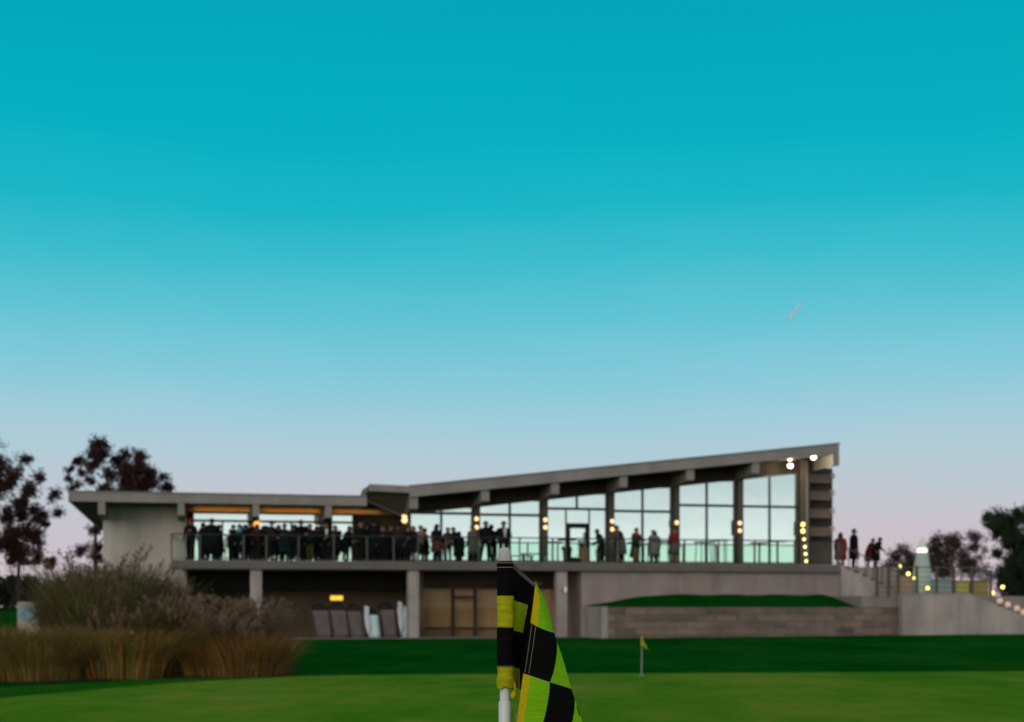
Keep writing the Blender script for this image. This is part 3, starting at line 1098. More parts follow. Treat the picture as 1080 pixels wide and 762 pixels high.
# ------------------------------------------------------------------ covered furniture under the balcony
def cover(px, pw, ptop, pbase, mats, lab, flap, v=-1.2):
    u, z = L(px, ptop, v)
    o = empty('covered_furniture', W(u, v, 0.155), A)
    tag(o, lab, 'covered furniture', 'covered furniture standing under the balcony')
    h = z - 0.155
    w = pw / 2 * 58 / FPX
    n = 32

    def se(a, rx, ry, p=0.45):
        c_, s_ = math.cos(a), math.sin(a)
        return rx * math.copysign(abs(c_) ** p, c_), ry * math.copysign(abs(s_) ** p, s_)
    k = MB()
    rings = []
    for s_, t, lean in ((0.86, 0.0, 0.10), (0.84, 0.15, 0.09), (0.88, 0.4, 0.05), (0.93, 0.65, 0.0), (0.97, 0.80, -0.03)):
        ring = []
        for q in range(n):
            a = 2 * math.pi * q / n
            f = 1 + 0.05 * math.sin(a * 5 + px) * (1 - t * 0.5) + 0.04 * math.sin(a * 9 + t * 6)
            x, y = se(a, w * s_ * f, 0.36 * s_ * f)
            ring.append((x + lean, y, h * t + 0.02 * math.sin(a * 3 + px) * (t == 0)))
        rings.append(ring)
    k.loft(rings)
    k.build('cover', mats[0], o, True)
    k = MB()
    rings = []
    for s_, t in ((0.92, 0.802), (0.95, 0.86), (0.84, 0.92), (0.62, 0.96), (0.3, 1.0)):
        rings.append([(se(2 * math.pi * q / n, w * s_, 0.34 * s_)[0] - 0.04 - 0.10 * (t - 0.8) * 5 * w, se(2 * math.pi * q / n, w * s_, 0.34 * s_)[1], h * t + 0.03 * math.sin(q * 0.6 + px)) for q in range(n)])
    k.loft(rings)
    k.build('top', mats[1], o, True)
    k = MB()
    if not flap:
        return
    hi = 1.14
    k.prism([(-w * 1.25, h * hi), (-w * 0.60, h * (hi - 0.04)), (-w * 0.62, h * 0.75), (-w * 0.50, h * 0.35), (-w * 0.72, h * 0.10), (-w * 1.15, h * 0.45), (-w * 1.3, h * 0.8)], 'v', -0.43, -0.365)
    k.build('flap', 'cover_white', o)


cover(338.5, 17.5, 637, 672, ('cover_grey', 'cover_dark'), 'grey covered furniture bundle standing at the open end of the row', False)
cover(356.5, 18, 636.5, 672, ('cover_grey', 'cover_dark'), 'grey covered furniture bundle directly beneath the yellow lamp bar', False)
cover(374, 16, 638, 672, ('cover_grey', 'cover_dark'), 'grey covered furniture bundle next to the first pale blue one', False)
cover(392, 14, 643, 674, ('cover_blue', 'cover_dark'), 'pale blue covered bundle with white flap between grey bundles', True)
cover(408.5, 16, 636, 672, ('cover_grey', 'cover_dark'), 'grey covered furniture bundle between the two pale blue ones', False)
cover(426, 12.5, 639, 673, ('cover_blue', 'cover_blue'), 'pale blue covered bundle with white flap beside the concrete pillar', True)

# ------------------------------------------------------------------ people
SKIN = mat('skin', (0.40, 0.23, 0.17), 0.6)
PAL = {}


def cloth(col):
    key = tuple(round(c, 3) for c in col)
    if key not in PAL:
        PAL[key] = mat('clothing', col, 0.85, 0.2, 6, spec=0.1)
    return PAL[key]


HAIRS = [mat('dark_hair', (0.015, 0.010, 0.008), 0.6), mat('brown_hair', (0.06, 0.032, 0.018), 0.6), mat('grey_hair', (0.28, 0.27, 0.26), 0.6), mat('fair_hair', (0.25, 0.16, 0.07), 0.6)]
BLACK = (0.010, 0.010, 0.012)
NAVY = (0.010, 0.012, 0.022)
CHAR = (0.028, 0.027, 0.028)

POSES = {
    'stand': dict(),
    'drink': dict(le=(0.24, 0.0, 1.13), lw=(0.13, -0.22, 1.22)),
    'talk': dict(le=(0.25, -0.02, 1.13), lw=(0.20, -0.25, 1.12), re=(-0.24, 0.0, 1.12), rw=(-0.12, -0.22, 1.02)),
    'pockets': dict(le=(0.29, 0.06, 1.14), lw=(0.19, -0.03, 0.95), re=(-0.29, 0.06, 1.14), rw=(-0.19, -0.03, 0.95)),
    'wide': dict(lk=(0.16, -0.02, 0.50), la=(0.21, 0.02, 0.09), rk=(-0.15, -0.01, 0.50), ra=(-0.20, 0.02, 0.09), le=(0.28, 0.06, 1.14), lw=(0.20, -0.04, 0.95)),
    'walk': dict(lk=(0.09, -0.16, 0.52), la=(0.09, -0.24, 0.10), rk=(-0.09, 0.04, 0.50), ra=(-0.09, 0.28, 0.14), lw=(0.22, 0.10, 0.93), rw=(-0.22, -0.2, 0.95)),
    'lean': dict(lean=0.26, le=(0.22, -0.10, 1.14), lw=(0.17, -0.32, 1.05), re=(-0.22, -0.08, 1.14), rw=(-0.15, -0.30, 1.00)),
    'sit': dict(lean=0.06),
}


def body_mesh(pose):
    p = POSES[pose]
    ln = p.get('lean', 0.0)

    def T(q):
        x, y, z = q
        return (x, y - ln * max(0, z - 0.95) * 1.2, z - ln * max(0, z - 0.95) * 0.25)
    J = {'pel': ((0, 0, 0.96), (.155, .115)), 'spi': ((0, 0.01, 1.14), (.140, .105)), 'che': ((0, 0, 1.33), (.165, .118)),
         'nk': ((0, 0, 1.47), (.062, .06)), 'nk2': ((0, -0.01, 1.535), (.055, .055)), 'hd': ((0, -0.025, 1.60), (.076, .092)), 'ht': ((0, -0.015, 1.685), (.066, .078)),
         'ls': ((.175, 0, 1.41), (.066, .062)), 'le': (p.get('le', (.225, .03, 1.13)), (.048, .048)), 'lw': (p.get('lw', (.225, -.05, .90)), (.033, .03)),
         'rs': ((-.175, 0, 1.41), (.066, .062)), 're': (p.get('re', (-.225, .03, 1.13)), (.048, .048)), 'rw': (p.get('rw', (-.225, -.05, .90)), (.033, .03)),
         'lh': ((.095, 0, .90), (.098, .098)), 'lk': (p.get('lk', (.10, -.01, .50)), (.064, .066)), 'la': (p.get('la', (.10, .03, .09)), (.044, .048)),
         'rh': ((-.095, 0, .90), (.098, .098)), 'rk': (p.get('rk', (-.10, -.01, .50)), (.064, .066)), 'ra': (p.get('ra', (-.10, .03, .09)), (.044, .048))}
    for s_, sx in (('l', 1), ('r', -1)):
        e, w = Vector(J[s_ + 'e'][0]), Vector(J[s_ + 'w'][0])
        d = (w - e).normalized()
        J[s_ + 'p'] = (tuple(w + d * 0.085), (.04, .022))
        a = J[s_ + 'a'][0]
        J[s_ + 't'] = ((a[0] + sx * 0.025, a[1] - 0.17, max(0.035, a[2] - 0.055)), (.045, .034))
    E = ['pel-spi', 'spi-che', 'che-nk', 'nk-nk2', 'nk2-hd', 'hd-ht', 'che-ls', 'ls-le', 'le-lw', 'lw-lp', 'che-rs', 'rs-re', 're-rw', 'rw-rp',
         'pel-lh', 'lh-lk', 'lk-la', 'la-lt', 'pel-rh', 'rh-rk', 'rk-ra', 'ra-rt']
    names = list(J)
    me = bpy.data.meshes.new('tmp_body')
    pos = [T(J[n][0]) for n in names]
    me.from_pydata(pos, [tuple(names.index(x) for x in e.split('-')) for e in E], [])
    ob = bpy.data.objects.new('tmp_body', me)
    COL.objects.link(ob)
    ob.modifiers.new('skin', 'SKIN')
    for i, n in enumerate(names):
        sv = me.skin_vertices[0].data[i]
        sv.radius = J[n][1]
        sv.use_root = n == 'pel'
    sb = ob.modifiers.new('sub', 'SUBSURF')
    sb.levels = sb.render_levels = 1
    dg = bpy.context.evaluated_depsgraph_get()
    dg.update()
    ev = ob.evaluated_get(dg)
    m2 = ev.to_mesh()
    vs = [tuple(v.co) for v in m2.vertices]
    fs = [tuple(f.vertices) for f in m2.polygons]
    ev.to_mesh_clear()
    bpy.data.objects.remove(ob)
    bpy.data.meshes.remove(me)
    # face regions by nearest joint on the limb segments: 0 jacket, 1 trousers, 2 skin, 3 shoes
    reg = {'hd': 2, 'ht': 2, 'nk2': 2, 'lp': 2, 'rp': 2, 'lh': 1, 'rh': 1, 'lk': 1, 'rk': 1, 'la': 1, 'ra': 1, 'lt': 3, 'rt': 3, 'pel': 0}
    segs = []
    for e in E:
        a, b = e.split('-')
        segs.append((Vector(pos[names.index(a)]), Vector(pos[names.index(b)]), reg.get(a, 0), reg.get(b, 0)))
    k = MB()
    k.v = vs
    for f in fs:
        c = sum((Vector(vs[i]) for i in f), Vector()) / len(f)
        best, rr = 9, 0
        for a, b, ra_, rb_ in segs:
            ab = b - a
            t = max(0, min(1, (c - a).dot(ab) / ab.length_squared))
            d = (a + ab * t - c).length
            if d < best:
                best, rr = d, (ra_ if t < 0.55 else rb_)
        if c.z < 0.10:
            rr = 3
        k.f.append(list(f))
        k.m.append(rr)
    # fingers, nose, ears, eyes join the same mesh
    for s_, sx in (('l', 1), ('r', -1)):
        w, h_ = Vector(pos[names.index(s_ + 'w')]), Vector(pos[names.index(s_ + 'p')])
        d = (h_ - w).normalized()
        side = d.cross(Vector((sx, 0, 0.2)))
        side.normalize()
        nrm = d.cross(side)
        for q, ln_ in enumerate((0.070, 0.082, 0.078, 0.062)):
            b0 = h_ + side * (0.030 - 0.02 * q) - d * 0.01
            k.tube([b0, b0 + d * ln_ * 0.5 + nrm * 0.006 * sx, b0 + d * ln_ * 0.95 + nrm * 0.022 * sx], [0.010, 0.009, 0.007], 5, 2)
        b0 = w + d * 0.035 + side * 0.025
        k.tube([b0, b0 + side * 0.03 + d * 0.03, b0 + side * 0.035 + d * 0.062], [0.012, 0.010, 0.008], 5, 2)
    hd = Vector(pos[names.index('hd')])
    k.tube([hd + Vector((0, -0.085, 0.045)), hd + Vector((0, -0.112, 0.0)), hd + Vector((0, -0.085, -0.005))], [0.010, 0.015, 0.010], 6, 2)
    for sx in (-1, 1):
        k.sphere(hd + Vector((sx * 0.03, -0.082, 0.035)), 0.011, 6, 5, 3)
        k.sphere(hd + Vector((sx * 0.080, 0.0, 0.02)), (0.012, 0.022, 0.032), 6, 5, 2)
    k.tube([hd + Vector((-0.025, -0.083, -0.035)), hd + Vector((0.025, -0.083, -0.035))], 0.006, 5, 3)
    return k, hd, ln


BODY = {}


def person(px, pyhead, v, lab, pose='stand', yaw=0.0, top=BLACK, legs=BLACK, hair=0, outfit=None, ocol=None, long_hair=False, hat=None, scarf=None, shirt=False, base=None, skin_leg=False):
    base = zs if base is None else base
    u, z = L(px, pyhead, v)
    h = max(1.45, min(1.98, z - base))
    if pose == 'sit':
        h = 1.6
    if pose not in BODY:
        BODY[pose] = body_mesh(pose)
    kk, hd, ln = BODY[pose]
    full = hd.z + 0.165
    k = MB()
    k.v, k.f, k.m = list(kk.v), [list(f) for f in kk.f], list(kk.m)
    o = k.build('person', [cloth(top), SKIN if skin_leg else cloth(legs), SKIN, M['black']], smooth=True)
    o.location = W(u, v, base)
    o.rotation_euler = (0, 0, A + yaw)
    o.scale = (h / full * 1.22, h / full * 1.22, h / full)
    tag(o, lab, 'person', 'guests on the balcony and terrace')
    # hair
    c = hd + Vector((0, 0.008, 0.040))
    k = MB()
    n, m_ = 16, 10
    rad = Vector((0.094, 0.108, 0.115))
    vs = []
    for i in range(m_ + 1):
        th = math.pi * i / m_
        for q in range(n):
            a = 2 * math.pi * q / n
            vs.append(c + Vector((rad.x * math.sin(th) * math.cos(a), rad.y * math.sin(th) * math.sin(a), rad.z * math.cos(th))))
    fs = []
    for i in range(m_):
        for q in range(n):
            f = (i * n + q, i * n + (q + 1) % n, (i + 1) * n + (q + 1) % n, (i + 1) * n + q)
            fc = sum((vs[x] for x in f), Vector()) / 4 - c
            low = -0.10 if fc.y > 0.03 else (-0.02 if fc.y > -0.03 else 0.055)
            if fc.z > low:
                fs.append(f)
    k.add(vs, fs)
    if long_hair:
        k.loft([[(c.x + w_ * math.cos(a), c.y + 0.055 + 0.045 * math.sin(a), c.z + dz) for a in [2 * math.pi * q / 10 for q in range(10)]] for w_, dz in ((0.085, 0.03), (0.10, -0.08), (0.10, -0.2), (0.06, -0.28))])
    k.build('hair', HAIRS[hair], o, True)
    if hat:
        k = MB()
        k.lathe([(0.125, c.z + 0.035), (0.122, c.z + 0.06), (0.108, c.z + 0.11), (0.05, c.z + 0.145)], 16, c=(c.x, c.y))
        k.prism([(c.x - 0.08, c.y - 0.08), (c.x + 0.08, c.y - 0.08), (c.x + 0.06, c.y - 0.20), (c.x - 0.06, c.y - 0.20)], 'z', c.z + 0.04, c.z + 0.055)
        k.build('cap', cloth(hat), o, True)

    def loft_cloth(name, prof, col, sh=0.0):
        k2 = MB()
        rings = []
        for rx, ry, zz in prof:
            yo = -ln * max(0, zz - 0.95) * 1.2
            rings.append([(rx * math.cos(a) * (1 + 0.05 * math.sin(5 * a) * (1.5 - zz)), ry * math.sin(a) * (1 + 0.05 * math.sin(5 * a) * (1.5 - zz)) + yo, zz) for a in [2 * math.pi * q / 20 for q in range(20)]])
        k2.loft(rings)
        k2.build(name, cloth(col), o, True)
    oc = ocol or top
    if outfit == 'coat':
        loft_cloth('coat', [(.255, .19, .42), (.235, .175, .70), (.205, .155, .98), (.20, .15, 1.12), (.215, .15, 1.30), (.195, .125, 1.42), (.10, .08, 1.48)], oc)
    if outfit == 'jacket':
        loft_cloth('jacket', [(.205, .155, .80), (.195, .148, .98), (.185, .14, 1.14), (.205, .145, 1.30), (.19, .12, 1.42), (.09, .075, 1.48)], oc)
    if outfit == 'dress':
        loft_cloth('dress', [(.27, .22, .45), (.235, .19, .70), (.20, .15, .95), (.165, .125, 1.14), (.185, .135, 1.30), (.16, .11, 1.40)], oc)
    if outfit == 'long_dress':
        loft_cloth('dress', [(.31, .26, .05), (.27, .23, .45), (.20, .155, .95), (.165, .125, 1.14), (.185, .135, 1.30), (.16, .11, 1.40)], oc)
    if outfit == 'skirt':
        loft_cloth('skirt', [(.24, .20, .46), (.21, .17, .72), (.18, .14, .99)], oc)
    if scarf:
        loft_cloth('scarf', [(.19, .15, 1.34), (.16, .13, 1.42), (.10, .10, 1.52)], scarf)
    if shirt:
        k = MB()
        k.prism([(-0.055, 1.44), (0.055, 1.44), (0.012, 1.06), (-0.012, 1.06)], 'v', -0.19, -0.12)
        k.build('shirt', cloth((0.75, 0.74, 0.74)), o)
    return o


PI = math.pi
RED = (0.42, 0.03, 0.02)
G = (0.11, 0.105, 0.11)
# low wing balcony crowd
person(201, 547.5, -1.5, 'person in black wearing a red cap next to the plain end wall', 'drink', -0.4, hat=RED)
person(214, 551, -1.1, 'person in dark green beside the red-capped guest, partly behind the tall one', 'stand', 2.2, top=(0.02, 0.028, 0.02), outfit='jacket')
person(223.5, 546.5, -1.6, 'tall person in a black coat seen from behind near the red cap', 'pockets', PI, outfit='coat')
person(246, 554.5, -1.3, 'dark-clad person between the tall black coat and the teal scarf', 'talk', 1.2, outfit='jacket')
person(253, 556, -1.7, 'person with a bright teal scarf in the crowd by the orange lamp', 'stand', -1.0, scarf=(0.02, 0.38, 0.52), long_hair=True)
person(264, 549.5, -1.2, 'person in a navy jacket immediately beside the orange lamp', 'drink', 1.6, top=NAVY, outfit='jacket')
person(271, 561, -1.8, 'shorter person in a dark maroon top in front of the orange lamp', 'stand', PI - 0.3, top=(0.035, 0.012, 0.014), long_hair=True, hair=1)
person(286.5, 548.5, -1.5, 'tall dark person just past the second roof beam', 'talk', 1.0, top=CHAR, outfit='jacket')
person(300, 552, -1.1, 'pink-faced person in a dark teal coat beside the tall dark guest', 'drink', 0.1, top=(0.012, 0.035, 0.042), outfit='coat', hair=3)
person(309, 554, -1.8, 'person in black with brown hair between the teal coat and the bald face', 'stand', 2.5, hair=1, outfit='jacket')
person(317.5, 548, -1.2, 'person in black with a bright pale face turned to the lawn', 'pockets', 0.0, hair=3, outfit='jacket')
person(327, 552.5, -1.6, 'person in black leaning close to the bright-faced guest', 'drink', -0.9, top=NAVY, legs=(0.10, 0.07, 0.04), outfit='jacket')
person(334, 556, -1.0, 'person in charcoal half hidden before the third roof beam', 'stand', 2.0, top=CHAR)
person(344, 550.5, -1.5, 'person in dark suit and pale shirt under the third roof beam', 'talk', 0.0, shirt=True, outfit='jacket', hair=1)
person(353.5, 560, -1.8, 'shorter fair-haired woman in black after the third roof beam', 'drink', -0.6, long_hair=True, hair=3, outfit='dress')
person(363, 565, -1.4, 'short dark-haired woman in a black dress before the bright window edge', 'lean', 1.3, long_hair=True, outfit='dress', skin_leg=True)
person(380.5, 550.5, -1.5, 'grey-haired man in black suit in front of the dark timber wall', 'pockets', 0.3, hair=2, shirt=False, outfit='jacket')
person(394.5, 547.5, -1.2, 'tallest black-suited man before the dark timber wall', 'stand', PI, top=NAVY, outfit='coat')
person(403.5, 555, -1.7, 'fair-haired woman in black next to the tallest suited man', 'drink', -0.4, hair=3, long_hair=True, outfit='jacket')
person(411.5, 554, -1.1, 'brown-haired person in dark plum before the column lamp', 'talk', 0.8, top=(0.025, 0.014, 0.028), hair=1, outfit='coat')
person(419.5, 551.5, -1.6, 'person in charcoal close to the first column lamp', 'stand', 2.7, top=CHAR, outfit='jacket')
person(429.5, 557, -1.5, 'dark-haired woman in black directly below the first column lamp', 'drink', 0.6, long_hair=True, outfit='coat')
person(436, 560, -1.9, 'woman in a black dress beside the guest in beige', 'talk', -1.2, long_hair=True, hair=1, outfit='dress', skin_leg=True)
person(443.5, 554, -1.3, 'person in a beige top and dark trousers by the first hall window', 'talk', 0.4, top=(0.30, 0.22, 0.16), legs=CHAR)
person(460.5, 552.5, -1.5, 'woman in black jacket and dull red skirt by the first window mullion', 'stand', 2.4, long_hair=True, outfit='skirt', ocol=(0.16, 0.035, 0.035))
person(472.5, 556, -1.3, 'person in a dark grey jacket between the red skirt and the leaning man', 'drink', -0.8, top=(0.045, 0.04, 0.045), outfit='jacket')
person(483, 558, -1.5, 'person in black leaning forward in the first window bay', 'lean', -1.3, outfit='jacket')
person(499.5, 566, -1.6, 'short woman in grey standing against the second lit column', 'stand', 0.2, top=(0.12, 0.11, 0.10), outfit='coat', long_hair=True, hair=1)
person(512.5, 549.5, -1.4, 'man in black standing legs apart in the second window bay', 'wide', -0.5, outfit='jacket')
person(531, 549.5, -1.2, 'man in black jacket with pale shirt front above the flagstick', 'pockets', 0.1, shirt=True, outfit='jacket')
for px, py, v, lab, kw in (
        (231, 553, -0.7, 'dark-clad person behind the tall black coat against the bright glass', dict(yaw=1.0, outfit='coat')),
        (259, 553, -0.6, 'dark-clad person squeezed between the teal scarf and the navy jacket', dict(yaw=-2.0, outfit='jacket')),
        (278, 555.5, -0.8, 'dark-haired person in black right under the second roof beam', dict(yaw=2.0, outfit='coat', long_hair=True)),
        (293.5, 553.5, -0.7, 'person in black half hidden behind the teal coat', dict(yaw=0.5, outfit='coat', hair=1)),
        (322.5, 554.5, -0.6, 'brown-haired person in black behind the bright-faced guest', dict(yaw=-1.4, outfit='coat', hair=1)),
        (338.5, 554, -0.8, 'person in navy behind the charcoal guest before the third roof beam', dict(yaw=1.6, top=NAVY, outfit='coat')),
        (387.5, 553.5, -0.7, 'dark person between the grey-haired man and the tallest suited man', dict(yaw=-0.8, outfit='coat', hair=1)),
        (399, 553, -0.5, 'dark person at the back between the tallest man and the fair-haired woman', dict(yaw=0.9, outfit='coat')),
        (425, 555.5, -0.9, 'person in charcoal coat at the foot of the first column lamp', dict(yaw=-2.4, top=CHAR, outfit='coat', hair=1))):
    person(px, py, v, lab, random.choice(('stand', 'drink', 'talk')), **kw)
# hall side
person(655.5, 554, -1.4, 'person in dark top and long grey coat leaning on the rail by the lamp', 'lean', -1.4, top=(0.02, 0.016, 0.03), outfit='coat', ocol=(0.13, 0.12, 0.11))
person(671, 556.5, -1.3, 'person with red scarf and brown trousers in the fourth window bay', 'talk', 0.5, top=(0.02, 0.03, 0.025), legs=(0.22, 0.14, 0.09), scarf=(0.45, 0.04, 0.03), outfit='jacket')
person(689, 560, -1.3, 'woman in a pale grey dress by the bar table', 'drink', -0.9, top=(0.20, 0.19, 0.21), outfit='dress', ocol=(0.22, 0.21, 0.23), long_hair=True)
person(711, 556, -1.3, 'dark-haired woman in a red top and long grey skirt at the fifth column', 'stand', 0.2, top=(0.25, 0.025, 0.025), outfit='skirt', ocol=(0.13, 0.115, 0.12), long_hair=True, skin_leg=True)
# raised terrace
person(886.5, 561.5, 3.4, 'person in a long rust red coat on the raised terrace', 'stand', 2.6, top=(0.20, 0.035, 0.025), outfit='coat', ocol=(0.22, 0.045, 0.032), long_hair=True, hair=1, legs=(0.15, 0.04, 0.03))
person(900.5, 557.5, 3.4, 'person in a long black coat on the raised terrace beside the rust red coat', 'stand', 1.3, outfit='coat')
person(916, 569, 3.4, 'person in dark maroon on the terrace next to the far one in black', 'lean', 1.2, top=(0.08, 0.012, 0.02), outfit='coat', ocol=(0.07, 0.012, 0.02))
person(923.5, 566.5, 3.4, 'person in black leaning at the stair end of the raised terrace', 'lean', 1.5, outfit='coat')

# ------------------------------------------------------------------ trees
M['leaf_red'] = mat('maroon_leaf', (0.040, 0.013, 0.012), 0.8, 0.5, 0.6)
M['leaf_brown'] = mat('brown_leaf', (0.065, 0.045, 0.034), 0.8, 0.4, 0.6)
M['leaf_green'] = mat('deep_green_leaf', (0.017, 0.034, 0.015), 0.8, 0.5, 0.6)
M['leaf_olive'] = mat('olive_leaf', (0.04, 0.04, 0.02), 0.8, 0.4, 0.6)


def tree(name, lab, Y, blobs, trunk_px, base_py, fork_py, m, leaf=0.22, dens=1.0, tw=3.0, group=None, dz=1.6, twigs=True):
    tx, _, _ = P(trunk_px, 0, Y)
    zb = gz(tx, Y)
    o = empty(name, (tx, Y, zb))
    tag(o, lab, 'tree', group)
    org = Vector((tx, Y, zb))
    s = Y / FPX
    fork = P(trunk_px, fork_py, Y) - org
    k = MB()
    k.tube([(0, 0, -0.2), (0.05, 0, fork.z * 0.35), (fork.x - 0.05, 0.05, fork.z * 0.7), fork], [tw * s * 1.35, tw * s, tw * s * 0.85, tw * s * 0.6], 9)
    pts = []
    for bx, by, br in blobs:
        c = P(bx, by, Y) - org
        c.y += U(-1, 1) * dz
        pts.append((c, br * s * 1.3))
    tops = sorted(pts, key=lambda q: q[0].z)
    nodes = [(fork, tw * s * 0.5), (Vector((fork.x, 0, fork.z * 0.85)), tw * s * 0.7)]
    for c, r in tops:
        st_, rs = min(nodes, key=lambda q: (q[0] - c).length + (0.0 if q[0].z < c.z + 0.5 else 3))
        mid = (st_ + c) / 2 + Vector((U(-.2, .2), U(-.2, .2), U(-0.1, .25))) * (st_ - c).length * 0.4
        r0 = max(0.025, min(rs * 0.75, tw * s * 0.5))
        k.tube([st_, mid, c], [r0, r0 * 0.75, r0 * 0.45], 6)
        nodes.append((c, r0 * 0.6))
    k.build('trunk', 'bark', o, True)
    k = MB()
    for c, r in pts:
        n = int(320 * dens * (r / 0.5) ** 2 * (0.22 / leaf) ** 1.3)
        subs = []
        for _ in range(max(3, int(5 * (r / 0.5)))):
            d = Vector((U(-1, 1), U(-1, 1), U(-1, 1)))
            subs.append((c + d.normalized() * r * U(0.15, 0.8), r * U(0.4, 0.75)))
        for i in range(n):
            cc, rr = random.choice(subs)
            d = Vector((random.gauss(0, 1), random.gauss(0, 1), random.gauss(0, 1)))
            leaf_quad(k, cc + d * rr * 0.5, leaf)
        if twigs:
            for i in range(9):
                d = Vector((U(-1, 1), U(-1, 1), U(-0.6, 1))).normalized()
                e_ = c + d * r * U(0.8, 1.35)
                k.tube([c, e_], [0.02, 0.008], 4)
                for _ in range(7):
                    leaf_quad(k, e_ + Vector((U(-1, 1), U(-1, 1), U(-1, 1))) * 0.16, leaf)
    k.build('crown', m, o)
    return o


t1 = [(4, 478, 9), (18, 483, 6), (5, 493, 10), (20, 500, 8), (30, 500, 6), (5, 511, 9), (20, 511, 7), (39, 517, 7), (54, 522, 6), (43, 522, 6), (28, 530, 8), (11, 528, 8), (57, 541, 5), (44, 544, 6), (33, 543, 8), (18, 543, 9), (5, 546, 9), (11, 559, 9), (24, 559, 10), (35, 563, 8), (46, 551, 5), (20, 576, 11), (35, 578, 9), (50, 576, 4), (11, 571, 9), (24, 588, 10), (36, 588, 8), (45, 592, 6), (57, 594, 4), (-6, 500, 11), (-8, 520, 11), (-10, 545, 12), (-8, 570, 11), (-20, 530, 12), (-22, 560, 12), (8, 587, 7)]
tree('maple_tree', 'dark maroon tree with open crown at the edge beyond the tall grasses', 74, t1, 20, 640, 596, 'leaf_red', 0.13, 0.9, 2.6, dz=1.5)
t2 = [(94, 474, 7), (109, 469, 7), (115, 476, 6), (83, 485, 6), (100, 483, 9), (126, 478, 5), (139, 480, 8), (118, 487, 8), (65, 494, 4), (68, 504, 3.5), (81, 498, 3.5), (102, 493, 7), (93, 507, 5), (91, 513, 4), (130, 493, 9), (144, 493, 9), (122, 504, 8), (137, 505, 10), (154, 500, 8), (159, 509, 9), (167, 513, 7), (176, 505, 4.5), (72, 515, 3), (111, 515, 6), (150, 513, 10), (128, 515, 9), (102, 577, 6), (95, 581, 6), (107, 561, 5), (100, 588, 5), (92, 588, 4), (140, 522, 10), (120, 527, 9)]
tree('maple_tree', 'dark maroon tree rising behind the flat roof of the low wing', 92, t2, 101, 640, 556, 'leaf_red', 0.15, 0.9, 2.4, dz=1.8)
t3 = [(1049, 545, 7), (1043, 554, 5), (1062, 543, 8), (1076, 543, 8), (1055, 558, 8), (1070, 558, 9), (1049, 564, 5), (1079, 569, 9), (1062, 572, 7), (1070, 585, 9), (1061, 584, 6), (1052, 574, 4), (1079, 594, 10), (1070, 604, 11), (1060, 607, 8), (1055, 613, 7), (1070, 619, 11), (1090, 550, 10), (1095, 570, 12), (1095, 590, 12), (1105, 560, 10), (1110, 585, 12), (1088, 615, 12), (1075, 632, 11), (1060, 625, 8), (1095, 630, 12), (1066, 563, 9), (1084, 580, 11), (1072, 572, 8), (1074, 592, 10), (1066, 596, 8), (1088, 602, 11), (1068, 551, 8)]
tree('broadleaf_tree', 'dark green leafy tree rising behind the sloping garden wall', 76, t3, 1082, 640, 605, 'leaf_green', 0.14, 0.95, 3.0, dz=1.5)
# brown thin trees beyond the terrace
bt = [([(944, 590, 8), (952, 583, 8), (958, 592, 9), (948, 600, 8), (940, 598, 6), (960, 603, 9)], 951, 'brown leafless tree between the terrace guests and the cone'),
      ([(984, 574, 8), (990, 583, 10), (978, 585, 8), (996, 590, 10), (984, 596, 10), (992, 602, 9), (975, 596, 8), (1000, 574, 8)], 988, 'brown leafless tree directly behind the pale cone'),
      ([(1010, 571, 8), (1019, 569, 7), (1026, 577, 7), (1008, 583, 9), (1020, 588, 9), (1012, 596, 10), (1022, 602, 9), (1003, 602, 9)], 1014, 'brown leafless tree nearest the dark green tree'),
      ]
for b, tp, lab in bt:
    tree('bare_tree', lab, 105, b, tp, 640, 606, 'leaf_brown', 0.15, 0.55, 1.2, 'brown trees beyond the terrace', dz=2.0)
tree('bare_tree', 'thin pale bare tree in the gap beside the dark green tree', 110, [(1034, 588, 5), (1040, 580, 4), (1042, 598, 6), (1032, 604, 6), (1047, 606, 6), (1038, 612, 6)], 1038, 640, 612, 'leaf_brown', 0.12, 0.22, 0.8, 'brown trees beyond the terrace', dz=1.0)
# low bushes on the far left skyline
for b, lab in (([(-14, 622, 12), (-4, 616, 9), (4, 622, 9), (-4, 632, 10), (8, 632, 9)], 'dark low bush by the foot of the maroon tree trunk'),
               ([(28, 620, 8), (36, 616, 8), (44, 622, 8), (32, 630, 9), (44, 632, 9)], 'dark round bush behind the picture board'),
               ([(55, 626, 8), (62, 620, 6), (70, 626, 9), (60, 634, 9), (72, 634, 9)], 'brownish bush between picture board and tall grasses')):
    px = b[2][0]
    o = tree('bush', lab, 98, b, px, 640, 630, 'leaf_olive' if 'brownish' in lab else 'leaf_green', 0.26, 1.0, 1.0, 'bushes on the skyline', dz=2.0)
    o['category'] = 'bush'
for i in range(7):
    b0 = 1090 + i * 26
    o = tree('bush', 'dark hedge bush beyond the garden wall', 84, [(b0, 622, 13), (b0 + 12, 618, 11), (b0 - 8, 634, 12), (b0 + 10, 634, 12)], b0, 640, 630, 'leaf_green', 0.3, 0.8, 1.0, 'hedge bushes beyond the garden wall', dz=2) if b0 < 1100 else None
    if o:
        o['category'] = 'bush'

